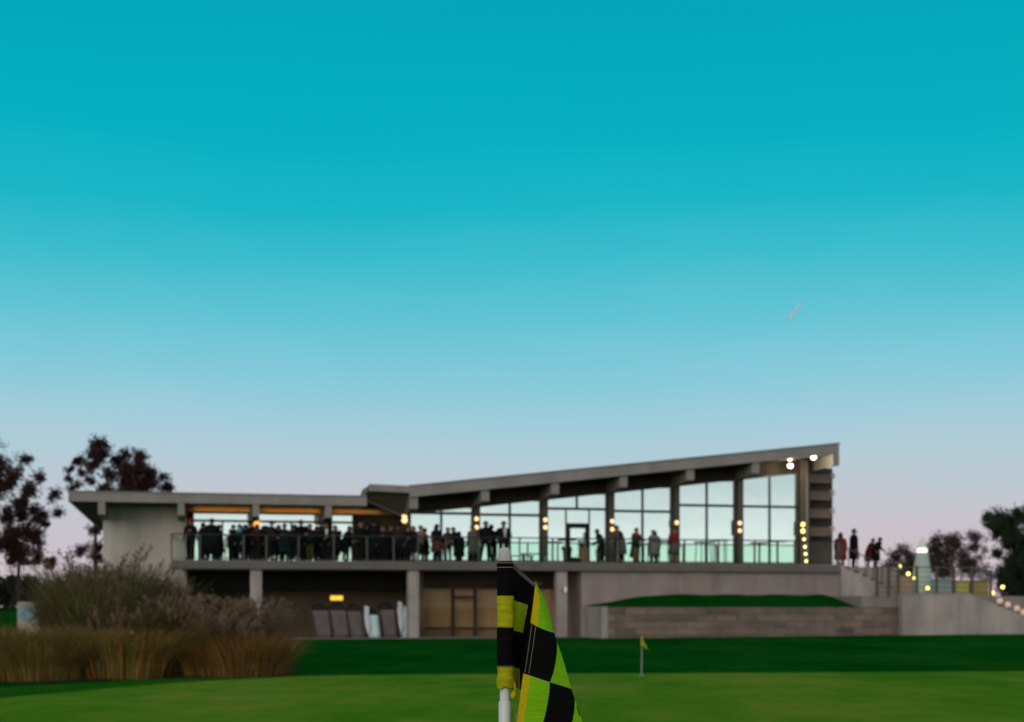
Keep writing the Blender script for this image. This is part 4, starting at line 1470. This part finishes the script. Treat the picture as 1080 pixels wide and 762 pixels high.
# ------------------------------------------------------------------ picture board
Yb = 41.0
a, b = P(18.5, 635, Yb), P(51, 672, Yb)
cx = (a.x + b.x) / 2
o = empty('picture_board', (cx, Yb, gz(cx, Yb)), 0.05)
tag(o, 'cream framed board with a blue and green picture beside the tall grasses', 'sign')
zb = gz(cx, Yb)
hw = (b.x - a.x) / 2
zt, zm = a.z - zb, P(0, 654, Yb).z - zb
k = MB()
k.box(-hw, hw, 0, 0.06, zt - 1.0, zt)
k.build('board', mat('cream_board', (0.42, 0.38, 0.30), 0.8, 0.1, 4), o)
k = MB()
k.box(-hw + 0.05, 0.14, -0.012, -0.002, zm, zt - 0.10, 0)
k.box(0.1405, hw - 0.05, -0.012, -0.002, zm, zt - 0.10, 1)
k.prism([(0.0, zm + 0.05), (0.22, zm + 0.03), (0.30, zm + 0.16), (0.16, zt - 0.17), (0.06, zm + 0.22)], 'v', -0.018, -0.013, 2)
k.build('picture', [mat('picture_blue', (0.22, 0.42, 0.48), 0.6, 0.25, 5), mat('picture_green', (0.16, 0.24, 0.16), 0.6, 0.3, 5), mat('picture_dark', (0.07, 0.13, 0.14), 0.6, 0.3, 8)], o)
for x in (-hw + 0.08, hw - 0.08):
    k = MB()
    k.box(x - 0.04, x + 0.04, 0.065, 0.13, -0.1, zt - 0.1)
    k.build('leg', 'darkwood', o)

# ------------------------------------------------------------------ ornamental grasses
M['blade_olive'] = mat('olive_blade', (0.165, 0.15, 0.052), 0.85, 0.45, 1.6, trans=0.25)
M['blade_green'] = mat('green_blade', (0.060, 0.078, 0.022), 0.85, 0.45, 1.6, trans=0.25)
M['blade_orange'] = mat('orange_blade', (0.33, 0.145, 0.03), 0.85, 0.45, 1.2, trans=0.25)
M['blade_amber'] = mat('amber_blade', (0.29, 0.205, 0.045), 0.85, 0.4, 1.2, trans=0.25)
M['blade_straw'] = mat('straw_blade', (0.19, 0.135, 0.075), 0.85, 0.4, 1.2, trans=0.25)
M['plume'] = mat('pink_plume', (0.24, 0.17, 0.11), 0.9, 0.3, 3, trans=0.3)
M['twig_brown'] = mat('brown_blade', (0.11, 0.07, 0.042), 0.85, 0.4, 1.2)


def clump(nb, h, spread, w, mats, weights, plumes=0, droop=0.5, leafy=0, root=0.22):
    k = MB()
    for i in range(nb):
        a = U(0, 2 * PI)
        hh = h * U(0.55, 1.05)
        out = spread * U(0.15, 1.0)
        r0 = root * math.sqrt(R()) * spread
        b = Vector((r0 * math.cos(a), r0 * math.sin(a), 0))
        d = Vector((math.cos(a), math.sin(a), 0))
        sd = Vector((-math.sin(a + U(-.8, .8)), math.cos(a + U(-.8, .8)), 0))
        pr = []
        for t in (0, 0.35, 0.7, 1.0):
            pt = b + d * out * t ** 1.7 + Vector((0, 0, hh * (t - droop * 0.35 * t ** 3)))
            ww = w * (1 - 0.85 * t)
            pr += [pt - sd * ww, pt + sd * ww]
        k.add(pr, [(0, 1, 3, 2), (2, 3, 5, 4), (4, 5, 7, 6)], random.choices(range(len(mats)), weights)[0])
    for i in range(leafy):
        a, t = U(0, 2 * PI), R()
        rr = spread * (0.25 + 0.75 * t) * U(0.2, 0.95)
        zz = h * 0.74 * (1 - (rr / (spread * 1.05)) ** 2 * 0.55) * U(0.35, 1.0)
        leaf_quad(k, (rr * math.cos(a), rr * math.sin(a), zz), 0.12, random.choices(range(len(mats)), weights)[0], 0.3)
    pl = None
    if plumes:
        pl = MB()
        for i in range(plumes):
            a = U(0, 2 * PI)
            out = spread * U(0.2, 1.0)
            hh = h * (U(0.66, 0.86) if h > 2 else U(0.85, 1.08))
            d = Vector((math.cos(a), math.sin(a), 0))
            p0, p1, p2 = d * 0.1, d * out * 0.5 + Vector((0, 0, hh * 0.7)), d * out + Vector((0, 0, hh))
            pl.tube([p0, p1, p2], 0.006, 4)
            for q in range(16):
                t = R()
                leaf_quad(pl, p2 + (d * 0.10 + Vector((0, 0, 0.13))) * (t * 2 - 1) + Vector((U(-1, 1), U(-1, 1), U(-1, 1))) * 0.035, 0.075)
    return k, pl


def make_clump(name, lab, group, args, proto):
    k, pl = clump(*args)
    o = k.build(name, [M[m] for m in args[4]])
    tag(o, lab, 'ornamental grass', group, 'thing')
    if pl:
        pl.build('plumes', 'plume', o)
    return o


def plant(protos, spots, name):
    for i, (px, py, Y, sc) in enumerate(spots):
        pr = protos[i % len(protos)]
        o = pr if i < len(protos) else copy_tree(pr)
        x = (px - CX) * Y / FPX
        o.location = (x, Y, gz(x, Y) - 0.02)
        o.rotation_euler = (0, 0, U(0, 6.28))
        o.scale = (sc, sc, sc * U(0.94, 1.06))


pro = [make_clump('fountain_grass', 'tall olive green fountain grass clump in the bed before the end wall', 'tall olive grasses in the bed', (1000, 3.1, 1.25, 0.016, ('blade_olive', 'blade_green', 'blade_straw'), (7, 4, 2), 7, 0.75, 900, 0.45), 1) for _ in range(3)]
plant(pro, [(92, 0, 31.5, 1.02), (118, 0, 32.3, 1.0), (84, 0, 31.0, 0.9), (105, 0, 30.2, 0.86), (140, 0, 31.4, 0.88), (82, 0, 33.5, 1.06), (128, 0, 33.6, 1.08), (163, 0, 32.6, 0.90), (72, 0, 34.0, 0.72), (205, 0, 33.2, 0.66), (238, 0, 33.6, 0.6), (180, 0, 30.6, 0.62), (148, 0, 29.7, 0.62), (218, 0, 29.6, 0.46), (262, 0, 30.2, 0.42)], 'g')
pro = [make_clump('plume_grass', 'pinkish plumed grass clump with feathery heads near the first pillar', 'plumed grasses in the bed', (620, 1.45, 0.95, 0.012, ('blade_straw', 'blade_green', 'twig_brown'), (4, 4, 3), 46, 0.65, 500, 0.5), 1) for _ in range(3)]
plant(pro, [(188, 0, 30.4, 1.0), (210, 0, 31.2, 1.03), (232, 0, 31.0, 1.02), (252, 0, 31.4, 1.0), (266, 0, 32.0, 0.95), (176, 0, 32.5, 1.12), (222, 0, 29.8, 0.80), (284, 0, 33.0, 0.80), (152, 0, 30.2, 0.9), (244, 0, 29.6, 0.78), (122, 0, 29.6, 0.85), (98, 0, 29.4, 0.7), (134, 0, 32.0, 1.25), (108, 0, 29.2, 0.62)], 'g')
pro = [make_clump('orange_grass', 'low rusty orange grass clump along the front of the bed', 'orange grasses along the front of the bed', (700, 0.95, 0.80, 0.008, ('blade_orange', 'blade_amber', 'twig_brown'), (6, 3, 4), 0, 0.55, 120, 0.85), 1) for _ in range(3)]
sp = []
for i in range(22):
    px = 134 + (i % 14) * 10.5 + U(-4, 4)
    sp.append((px, 0, 28.7 + U(-0.25, 0.9) + 0.5 * (i > 13), U(0.6, 1.2) * (0.8 if px > 285 else 1)))
plant(pro, sp, 'g')
pro = [make_clump('amber_grass', 'amber ornamental grass clump with soft fringed top at the open end of the bed', 'amber grasses at the open end of the bed', (700, 1.22, 0.95, 0.009, ('blade_amber', 'blade_orange', 'blade_olive'), (5, 2, 4), 0, 0.6, 160, 0.85), 1) for _ in range(3)]
sp = [(-40 + i * 14.5 + U(-3, 3), 0, 26.8 + 0.10 * i + U(-0.3, 0.9), U(0.66, 1.2)) for i in range(13)]
sp += [(-30 + i * 22 + U(-4, 4), 0, 28.3 + U(-0.2, 0.3), U(0.92, 1.08)) for i in range(8)]
plant(pro, sp, 'g')
# mulch under them
k = MB()
ring = [(-11.6, 26.0), (-8.6, 26.2), (-7.0, 27.9), (-5.6, 28.3), (-4.6, 28.7), (-4.7, 30), (-5.4, 33.5), (-8, 36), (-12.5, 35), (-14, 31)]
k.v = [(x, y, gz(x, y) + 0.014) for x, y in ring]
k.f = [list(range(len(ring)))]
k.m = [0]
tag(k.build('planting_bed', 'soil'), kind='structure')
k = MB()
k.v = [(x, y, gz(x, y) + 0.01) for x, y in [(-24, 38), (-12.4, 38), (-11.5, 46), (-26, 46)]]
k.f = [[0, 1, 2, 3]]
k.m = [0]
tag(k.build('bare_earth_path', mat('bare_earth', (0.11, 0.068, 0.04), 0.95, 0.3, 1)), kind='structure')

# ------------------------------------------------------------------ far practice flag
YF = 28.6
pb = P(676.5, 713, YF)
zb = gz(pb.x, YF)
o = empty('practice_flag', (pb.x, YF, zb))
tag(o, 'small yellow practice flag on a thin white stick at the back of the green', 'golf flag')
k = MB()
k.tube([(0, 0, -0.05), (0.012, 0, 0.76)], 0.011, 8)
k.build('stick', mat('weathered_stick', (0.34, 0.38, 0.32), 0.6), o)
k = MB()
vs = []
for j in range(9):
    t = j / 8
    for i in range(7):
        s_ = i / 6
        vs.append((0.012 + 0.05 * s_ + 0.07 * s_ * t, 0.035 * math.sin(s_ * 6), 0.80 - 0.16 * t - 0.12 * s_))
k.add(vs, [(j * 7 + i, j * 7 + i + 1, (j + 1) * 7 + i + 1, (j + 1) * 7 + i) for j in range(8) for i in range(6)])
k.tube([(0.012, 0, 0.62), (0.012, 0, 0.81)], 0.022, 8)
k.build('cloth', mat('faded_yellow_cloth', (0.62, 0.60, 0.05), 0.85, 0.4, 9, trans=0.2), o)
k = MB()
k.lathe([(0.054, 0.004 + 0.012), (0.06, 0.016), (0.06, 0.018)], 16)
k.build('cup_rim', 'white_paint', o)

# ------------------------------------------------------------------ the flag in focus
YN = 1.6
SC = YN / FPX


def Zp(zx, zy, dy=0.0):
    """a point of the close-up (3.97 x enlargement from 490, 570) at depth YN + dy."""
    px, py = 490 + zx / 3.97, 570 + zy / 3.97
    p = P(px, py, YN)
    return Vector((p.x, YN + dy, p.z))


pole_x = P(532.2, 0, YN).x
zg = gz(pole_x, YN)
flag = empty('golf_flag', (pole_x, YN, zg))
tag(flag, 'black and lime green chequered cloth flag drooping on a white stick close to us', 'golf flag')
ORG = Vector((pole_x, YN, zg))


def fl(p):
    return tuple(Vector(p) - ORG)


def weave(name, col, col2, trans=0.15):
    m = mat(name, col, 0.9, 0.0, 190, 0.5, 700, spec=0.04, col2=col2, trans=trans, stretch=(0.4, 0.4, 2.6))
    return m


M['flag_black'] = weave('black_cloth', (0.0045, 0.0045, 0.005), (0.010, 0.010, 0.011), 0.0)
M['flag_green'] = weave('lime_cloth', (0.25, 0.68, 0.015), (0.36, 0.82, 0.02), 0.15)
M['flag_yellow'] = weave('yellow_cloth', (0.50, 0.50, 0.012), (0.70, 0.68, 0.025), 0.1)
M['flag_gold'] = weave('golden_hem_cloth', (0.74, 0.58, 0.015), (0.78, 0.66, 0.02), 0.1)
M['flag_lime'] = weave('yellow_lime_cloth', (0.42, 0.66, 0.015), (0.50, 0.74, 0.02), 0.1)
M['thread'] = mat('gold_thread', (0.50, 0.36, 0.16), 0.7)
M['thread_pale'] = mat('pale_thread', (0.55, 0.52, 0.46), 0.7)

zN = lambda y: P(0, y, YN).z - zg
k = MB()
k.lathe([(0.0066, zN(741)), (0.0067, -0.1 - zN(900) * 0)], 24)
k.v = []
k.f = []
k.m = []
k.lathe([(0.0068, -0.08), (0.0068, zN(741)), (0.0064, zN(740)), (0.0053, zN(739.5)), (0.0053, zN(592))], 24)
k.build('stick', 'white_paint', flag, True)
k = MB()
k.lathe([(0.0078, zN(594)), (0.0080, zN(590)), (0.0078, zN(586)), (0.0070, zN(582)), (0.0056, zN(579.2)), (0.0034, zN(577.8)), (0.0008, zN(577.5))], 28)
k.build('knob', 'white_cap', flag, True)
k = MB()
k.lathe([(0.054, 0.004), (0.054, 0.013), (0.060, 0.013), (0.060, 0.004)], 24)
k.build('cup_rim', 'white_paint', flag)

# sleeve: bands by height, slightly crumpled
k = MB()
n = 56
bands = [(592.2, 628.7, 0), (628.7, 662, 1), (662, 703.5, 0), (703.5, 726, 1)]


def sleeve_r(y, a):
    r = 0.0093 + 0.00025 * math.sin(a * 3 + y * 0.09) + 0.0002 * math.sin(y * 0.35 + 2 * a) + 0.00018 * math.sin(y * 0.8 - a)
    if y > 712:
        r += 0.0012 * math.exp(-((y - 717) / 3.0) ** 2) + 0.0006 * math.sin(a * 4 + 1) * sst(712, 722, y)
    if y > 703.5:
        r -= 0.0004
    if y < 596:
        r -= 0.0005 * (596 - y) / 4
    return r


for y0, y1, mi in bands:
    st = max(3, int((y1 - y0) / 1.2))
    rings = []
    for j in range(st + 1):
        y = y1 + (y0 - y1) * j / st
        ring = []
        for q in range(n):
            a = 2 * PI * q / n
            yy = y + (1.3 * math.sin(a * 2 + 1.0) + 0.8 * math.sin(a * 5) if (mi == 1 and y1 == 726 and j == 0) else 0)
            r = sleeve_r(y, a)
            ring.append((r * math.cos(a) + P(532.9, 0, YN).x - pole_x, r * math.sin(a), zN(yy)))
        rings.append(ring)
    k.loft(rings, mi, cap=False)
sl = k.build('sleeve', ['flag_black', 'flag_yellow'], flag, True)
sld = sl.modifiers.new('thickness', 'SOLIDIFY')
sld.thickness = 0.0006
k = MB()
for y, rr in ((594.0, 0.0003), (598.8, 0.00028), (702.5, 0.0002)):
    xo = P(532.9, 0, YN).x - pole_x
    k.tube([((sleeve_r(y, a) + 0.00012) * math.cos(a) + xo, (sleeve_r(y, a) + 0.00012) * math.sin(a), zN(y)) for a in [2 * PI * q / 48 for q in range(49)]], rr, 5, cap=False)
k.build('stitching', 'thread', sl)


def cat(pts, t):
    t = max(0, min(len(pts) - 1 - 1e-6, t))
    i = int(t)
    f = t - i
    p = [Vector(pts[max(0, min(len(pts) - 1, j))]) for j in (i - 1, i, i + 1, i + 2)]
    return 0.5 * ((2 * p[1]) + (-p[0] + p[2]) * f + (2 * p[0] - 5 * p[1] + 4 * p[2] - p[3]) * f * f + (-p[0] + 3 * p[1] - 3 * p[2] + p[3]) * f ** 3)


LC = [(297, 176), (286.5, 261), (275, 345), (260, 450), (245, 555), (232, 650), (216, 764), (210, 815), (204, 870)]
RC = [(299, 177), (343, 265), (375, 388), (411, 495), (447, 622), (482, 720), (510, 815), (532, 905), (545, 985)]


def pw(pts, x):
    if x <= pts[0][0]:
        return pts[0][1]
    for (a, b), (c, d) in zip(pts, pts[1:]):
        if x <= c:
            return b + (d - b) * (x - a) / (c - a)
    return pts[-1][1]


k = MB()
NR, NC, NB = 240, 84, 26
COLS = NC + NB
for j in range(NR + 1):
    tau = 4 * j / NR
    l, r = cat(LC, tau * 2), cat(RC, tau * 2)
    wd = (r - l).length
    for i in range(COLS + 1):
        if i <= NC:
            s_ = i / NC
            q = l + (r - l) * s_
            sag = 5.0 * math.sin(PI * s_) * math.sin(tau * 1.5 + 0.4) * min(1, wd / 120)
            dy = -0.006 - 0.017 * math.sin(PI * (0.12 + 0.78 * s_)) * min(1, wd / 150) + 0.010 * s_ * s_
            dy += 0.0028 * math.sin(s_ * 9 - tau * 2.6) * min(1, wd / 150) * s_ + 0.0010 * math.sin(tau * 7 + s_ * 4) * min(1, wd / 150)
            k.v.append(fl(Zp(q.x, q.y + sag, dy)))
        else:
            b = (i - NC) / NB
            q = r + (l - r) * b * 0.62
            dy = -0.006 - 0.017 * math.sin(PI * 0.9) * min(1, wd / 150) + 0.010 + 0.016 * math.sin(b * PI * 0.55) + 0.001 * math.sin(b * 7)
            k.v.append(fl(Zp(q.x - 1.0 * math.sin(b * 3), q.y - 10 * b, dy)))
s12 = [(0, 1.3), (1.0, 1.25), (1.16, 1.0), (2.0, 0.545), (3, 0.36), (4, 0.3)]
s23 = [(0, 9), (2.0, 1.4), (2.2, 1.0), (2.65, 0.86), (3, 0.74), (4, 0.62)]
for j in range(NR):
    tau = 4 * (j + 0.5) / NR
    l, r = cat(LC, tau * 2), cat(RC, tau * 2)
    wd = (r - l).length
    hem = (min(34, 20 + 14 * tau) if tau < 1 else 31) / max(wd, 1)
    if tau < 1:
        hem = min(0.62, max(0.36, hem))
    row = int(tau)
    for i in range(COLS):
        a = j * (COLS + 1) + i
        k.f.append([a, a + COLS + 1, a + COLS + 2, a + 1])
        if i >= NC:
            k.m.append(0 if row % 2 == 0 else 1)
            continue
        s_ = (i + 0.5) / NC
        c = 0 if s_ < pw(s12, tau) else (1 if s_ < pw(s23, tau) else 2)
        dark = (row + c) % 2 == 1
        ishem = s_ < hem
        k.m.append(0 if dark else (2 if ishem else 1))
cl = k.build('cloth', ['flag_black', 'flag_green', 'flag_gold'], flag, True)
cl.modifiers.new('thickness', 'SOLIDIFY').thickness = 0.0005


def surf(tau, s_, off=-0.0009):
    l, r = cat(LC, tau * 2), cat(RC, tau * 2)
    wd = (r - l).length
    q = l + (r - l) * s_
    sag = 5.0 * math.sin(PI * s_) * math.sin(tau * 1.5 + 0.4) * min(1, wd / 120)
    dy = -0.006 - 0.017 * math.sin(PI * (0.12 + 0.78 * s_)) * min(1, wd / 150) + 0.010 * s_ * s_
    dy += 0.0028 * math.sin(s_ * 9 - tau * 2.6) * min(1, wd / 150) * s_ + 0.0010 * math.sin(tau * 7 + s_ * 4) * min(1, wd / 150)
    return fl(Zp(q.x, q.y + sag, dy + off))


k = MB()
# dashed seam lines down the black hem, and along two cell edges
for off in (7, 24):
    for q in range(26):
        ta = 1.02 + 0.96 * q / 26
        tb = ta + 0.019
        l, r = cat(LC, ta * 2), cat(RC, ta * 2)
        wd = (r - l).length
        k.tube([surf(ta, off / wd), surf(tb, off / wd)], 0.00028, 5)
for q in range(16):
    sa = 0.32 + 0.66 * q / 16
    k.tube([surf(0.985, sa), surf(0.985, sa + 0.022)], 0.00022, 4)
for q in range(20):
    sa = 0.16 + 0.38 * q / 20
    k.tube([surf(2.03, sa), surf(2.03, sa + 0.012)], 0.00022, 4)
k.build('seam_stitching', 'thread_pale', cl)

# back panel between the sleeve and the hanging fold
k = MB()
NR2, NC2 = 110, 40
poly = [(200, 250), (266, 271), (244, 389), (200, 376)]


def inpoly(x, y, pl):
    c = False
    for (x0, y0), (x1, y1) in zip(pl, pl[1:] + pl[:1]):
        if (y0 > y) != (y1 > y) and x < (x1 - x0) * (y - y0) / (y1 - y0) + x0:
            c = not c
    return c


fc = {}
for j in range(NR2 + 1):
    t = j / NR2
    l = Vector((199, 94 + (606 - 94) * t))
    r = Vector((299 - 50 * t, 179 + (640 - 179) * t))
    for i in range(NC2 + 1):
        s_ = i / NC2
        q = l + (r - l) * s_
        q.y += 2.0 * math.sin(PI * s_) + 1.2 * math.sin(s_ * 9)
        dy = 0.002 + 0.016 * math.sin(PI * s_ * 0.75) + 0.0020 * math.sin(s_ * 8 + t * 3)
        fc[i, j] = q
        k.v.append(fl(Zp(q.x, q.y, dy)))
for j in range(NR2):
    for i in range(NC2):
        a = j * (NC2 + 1) + i
        k.f.append([a, a + NC2 + 1, a + NC2 + 2, a + 1])
        q = (fc[i, j] + fc[i + 1, j + 1]) / 2
        k.m.append(1 if inpoly(q.x, q.y, poly) else (2 if q.y > 532 + (q.x - 205) * 0.35 and q.x < 232 else 0))
bp_ = k.build('back_panel', ['flag_black', 'flag_lime', 'flag_yellow'], flag, True)
bp_.modifiers.new('thickness', 'SOLIDIFY').thickness = 0.0005
k = MB()
for off in (6, 16):
    pts = []
    for q in range(15):
        s_ = 0.04 + 0.92 * q / 14
        l, r = Vector((199, 94)), Vector((299, 179))
        v_ = l + (r - l) * s_
        pts.append(fl(Zp(v_.x, v_.y + 2.0 * math.sin(PI * s_) + 1.2 * math.sin(s_ * 9) + off, 0.002 + 0.016 * math.sin(PI * s_ * 0.75) + 0.0020 * math.sin(s_ * 8) - 0.0010)))
    k.tube(pts, 0.00022, 5)
k.build('edge_stitching', 'thread_pale', bp_)
# knot and loose threads
k = MB()
k.sphere(fl(Zp(205, 648, -0.004)), (0.0036, 0.0036, 0.0044), 12, 8)
k.tube([fl(Zp(206, 590, 0.0)), fl(Zp(212, 620, -0.002)), fl(Zp(207, 640, -0.004))], [0.0016, 0.0012, 0.0018], 8)
k.build('knot', 'flag_gold', flag, True)
k = MB()
for i in range(9):
    a = U(-0.6, 3.6)
    ln_ = U(12, 34)
    st_ = (297 + U(-4, 3), 180 + U(-4, 6))
    p0 = Zp(st_[0], st_[1], -0.006)
    p1 = Zp(st_[0] + ln_ * 0.5 * math.cos(a), st_[1] - ln_ * 0.4 * math.sin(a), -0.004 + U(-.006, .006))
    p2 = Zp(st_[0] + ln_ * math.cos(a + 0.3), st_[1] - ln_ * 0.7 * math.sin(a + 0.3), -0.004 + U(-.006, .006))
    k.tube([fl(p0), fl(p1), fl(p2)], 0.00011, 4)
for (x0, y0, x1, y1, x2, y2) in ((322, 222, 345, 210, 366, 212), (322, 224, 345, 232, 368, 240), (320, 220, 340, 222, 358, 206)):
    k.tube([fl(Zp(x0, y0, -0.012)), fl(Zp(x1, y1, -0.014)), fl(Zp(x2, y2, -0.012))], 0.00012, 4)
for i in range(10):
    x0, y0 = 222 + U(-4, 6), 738 + U(-25, 25)
    k.tube([fl(Zp(x0, y0, -0.012)), fl(Zp(x0 - U(3, 12), y0 + U(-8, 14), -0.013)), fl(Zp(x0 - U(0, 9), y0 + U(8, 26), -0.014))], 0.00013, 4)
k.build('loose_thread', 'thread', cl)

# ------------------------------------------------------------------ vapour trail
m = bpy.data.materials.new('vapour')
m.use_nodes = True
nt = m.node_tree
nt.nodes.remove(nt.nodes['Principled BSDF'])
df = nt.nodes.new('ShaderNodeBsdfDiffuse')
df.inputs['Color'].default_value = (0.9, 0.86, 0.9, 1)
tr = nt.nodes.new('ShaderNodeBsdfTransparent')
mxv = nt.nodes.new('ShaderNodeMixShader')
mxv.inputs['Fac'].default_value = 0.24
nt.links.new(tr.outputs[0], mxv.inputs[1])
nt.links.new(df.outputs[0], mxv.inputs[2])
nt.links.new(mxv.outputs[0], nt.nodes['Material Output'].inputs['Surface'])
YV = 1500.0
a, b = P(831, 339, YV), P(847, 317, YV)
k = MB()
k.tube([a, a.lerp(b, 0.12), a.lerp(b, 0.4), a.lerp(b, 0.8), b], [1.0, 2.6, 3.0, 1.9, 0.6], 14)
tag(k.build('vapour_trail', m, smooth=True), 'short faint slanting vapour trail in the teal sky', 'vapour trail')

# ------------------------------------------------------------------ sky, sun, camera
w = bpy.data.worlds.new('World')
scene.world = w
w.use_nodes = True
nt = w.node_tree
bg = nt.nodes['Background']
tc = nt.nodes.new('ShaderNodeTexCoord')
sx = nt.nodes.new('ShaderNodeSeparateXYZ')
nt.links.new(tc.outputs['Generated'], sx.inputs[0])


# thin uneven haze: the colour bands wander a little
hn = nt.nodes.new('ShaderNodeTexNoise')
hn.inputs['Scale'].default_value = 3.0
hn.inputs['Detail'].default_value = 5
hmap = nt.nodes.new('ShaderNodeMapping')
hmap.inputs['Scale'].default_value = (1, 1, 3.5)
nt.links.new(tc.outputs['Generated'], hmap.inputs['Vector'])
nt.links.new(hmap.outputs['Vector'], hn.inputs['Vector'])
hz_m = nt.nodes.new('ShaderNodeMath')
hz_m.operation = 'MULTIPLY_ADD'
hz_m.inputs[1].default_value = 0.034
hz_m.inputs[2].default_value = -0.017
nt.links.new(hn.outputs['Fac'], hz_m.inputs[0])
hz_add = nt.nodes.new('ShaderNodeMath')
hz_add.operation = 'ADD'
nt.links.new(hz_m.outputs[0], hz_add.inputs[0])
nt.links.new(sx.outputs['Z'], hz_add.inputs[1])


def ramp(stops):
    cr = nt.nodes.new('ShaderNodeValToRGB')
    e = cr.color_ramp.elements
    while len(e) > 1:
        e.remove(e[-1])
    for i, (p, c) in enumerate(stops):
        k_ = e[0] if i == 0 else e.new(p)
        k_.position = p
        k_.color = (*c, 1)
    nt.links.new(hz_add.outputs[0], cr.inputs['Fac'])
    return cr


def el(y):
    t = (HY - y) / FPX
    return t / math.sqrt(1 + t * t)


front = ramp([(0.0, srgb(207, 188, 194)), (el(600), srgb(206, 190, 198)), (el(560), srgb(200, 193, 202)), (el(520), srgb(190, 198, 207)), (el(480), srgb(176, 203, 214)),
              (el(440), srgb(158, 203, 218)), (el(400), srgb(134, 201, 218)), (el(340), srgb(97, 195, 211)), (el(280), srgb(60, 188, 205)), (el(220), srgb(24, 181, 198)), (el(160), srgb(4, 176, 194)),
              (el(90), srgb(0, 171, 190)), (el(0), srgb(0, 164, 184)), (0.50, (0.10, 0.36, 0.46)), (0.62, (0.34, 0.33, 0.35)), (1.0, (0.36, 0.31, 0.31))])
back = ramp([(0.0, (1.05, 0.80, 0.62)), (0.03, (0.92, 0.98, 0.90)), (0.050, (0.80, 0.91, 0.88)), (0.085, (0.58, 0.69, 0.71)), (0.16, (0.50, 0.56, 0.58)), (0.35, (0.42, 0.42, 0.45)), (0.6, (0.36, 0.33, 0.35)), (1.0, (0.36, 0.31, 0.31))])
mr = nt.nodes.new('ShaderNodeMapRange')
mr.interpolation_type = 'SMOOTHSTEP'
mr.inputs['From Min'].default_value = 0.35
mr.inputs['From Max'].default_value = -0.6
nt.links.new(sx.outputs['Y'], mr.inputs['Value'])
mx = nt.nodes.new('ShaderNodeMix')
mx.data_type = 'RGBA'
nt.links.new(mr.outputs['Result'], mx.inputs[0])
nt.links.new(front.outputs['Color'], mx.inputs[6])
nt.links.new(back.outputs['Color'], mx.inputs[7])
sky = nt.nodes.new('ShaderNodeTexSky')
sky.sky_type = 'NISHITA'
sky.sun_disc = False
SUN_EL, SUN_AZ = math.radians(4.0), math.radians(200.0)
sky.sun_elevation = SUN_EL
sky.sun_rotation = SUN_AZ
ad = nt.nodes.new('ShaderNodeMix')
ad.data_type = 'RGBA'
ad.blend_type = 'ADD'
ad.inputs[0].default_value = 0.0012
nt.links.new(mx.outputs[2], ad.inputs[6])
nt.links.new(sky.outputs['Color'], ad.inputs[7])
nt.links.new(ad.outputs[2], bg.inputs['Color'])
bg.inputs['Strength'].default_value = 1.0

sd = bpy.data.lights.new('sun', 'SUN')
sd.energy = 0.9
sd.angle = math.radians(40)
sd.color = (1.0, 0.82, 0.68)
so = bpy.data.objects.new('sun', sd)
COL.objects.link(so)
dirv = Vector((math.sin(SUN_AZ) * math.cos(SUN_EL), math.cos(SUN_AZ) * math.cos(SUN_EL), math.sin(SUN_EL + 0.16)))
so.rotation_euler = dirv.to_track_quat('Z', 'Y').to_euler()

cd = bpy.data.cameras.new('camera')
cd.lens = 50.0
cd.sensor_width = 36.0
cd.sensor_fit = 'HORIZONTAL'
cd.shift_y = (HY - 381.0) / 1080.0
cd.clip_start = 0.05
cd.clip_end = 6000
cd.dof.use_dof = True
cd.dof.focus_distance = YN - 0.012
cd.dof.aperture_fstop = 13.0
cam = bpy.data.objects.new('camera', cd)
cam.location = (0, 0, CAMZ)
cam.rotation_euler = (math.radians(90), 0, 0)
COL.objects.link(cam)
scene.camera = cam

scene.view_settings.view_transform = 'Standard'
scene.view_settings.look = 'None'
scene.view_settings.exposure = 0.0
scene.view_settings.gamma = 1.0
scene.render.engine = 'CYCLES'
cy = scene.cycles
cy.use_denoising = True
try:
    cy.denoiser = 'OPENIMAGEDENOISE'
except Exception:
    pass
cy.max_bounces = 8
cy.transparent_max_bounces = 16
cy.sample_clamp_indirect = 3.0
cy.caustics_reflective = False
cy.use_adaptive_sampling = True
cy.adaptive_threshold = 0.02
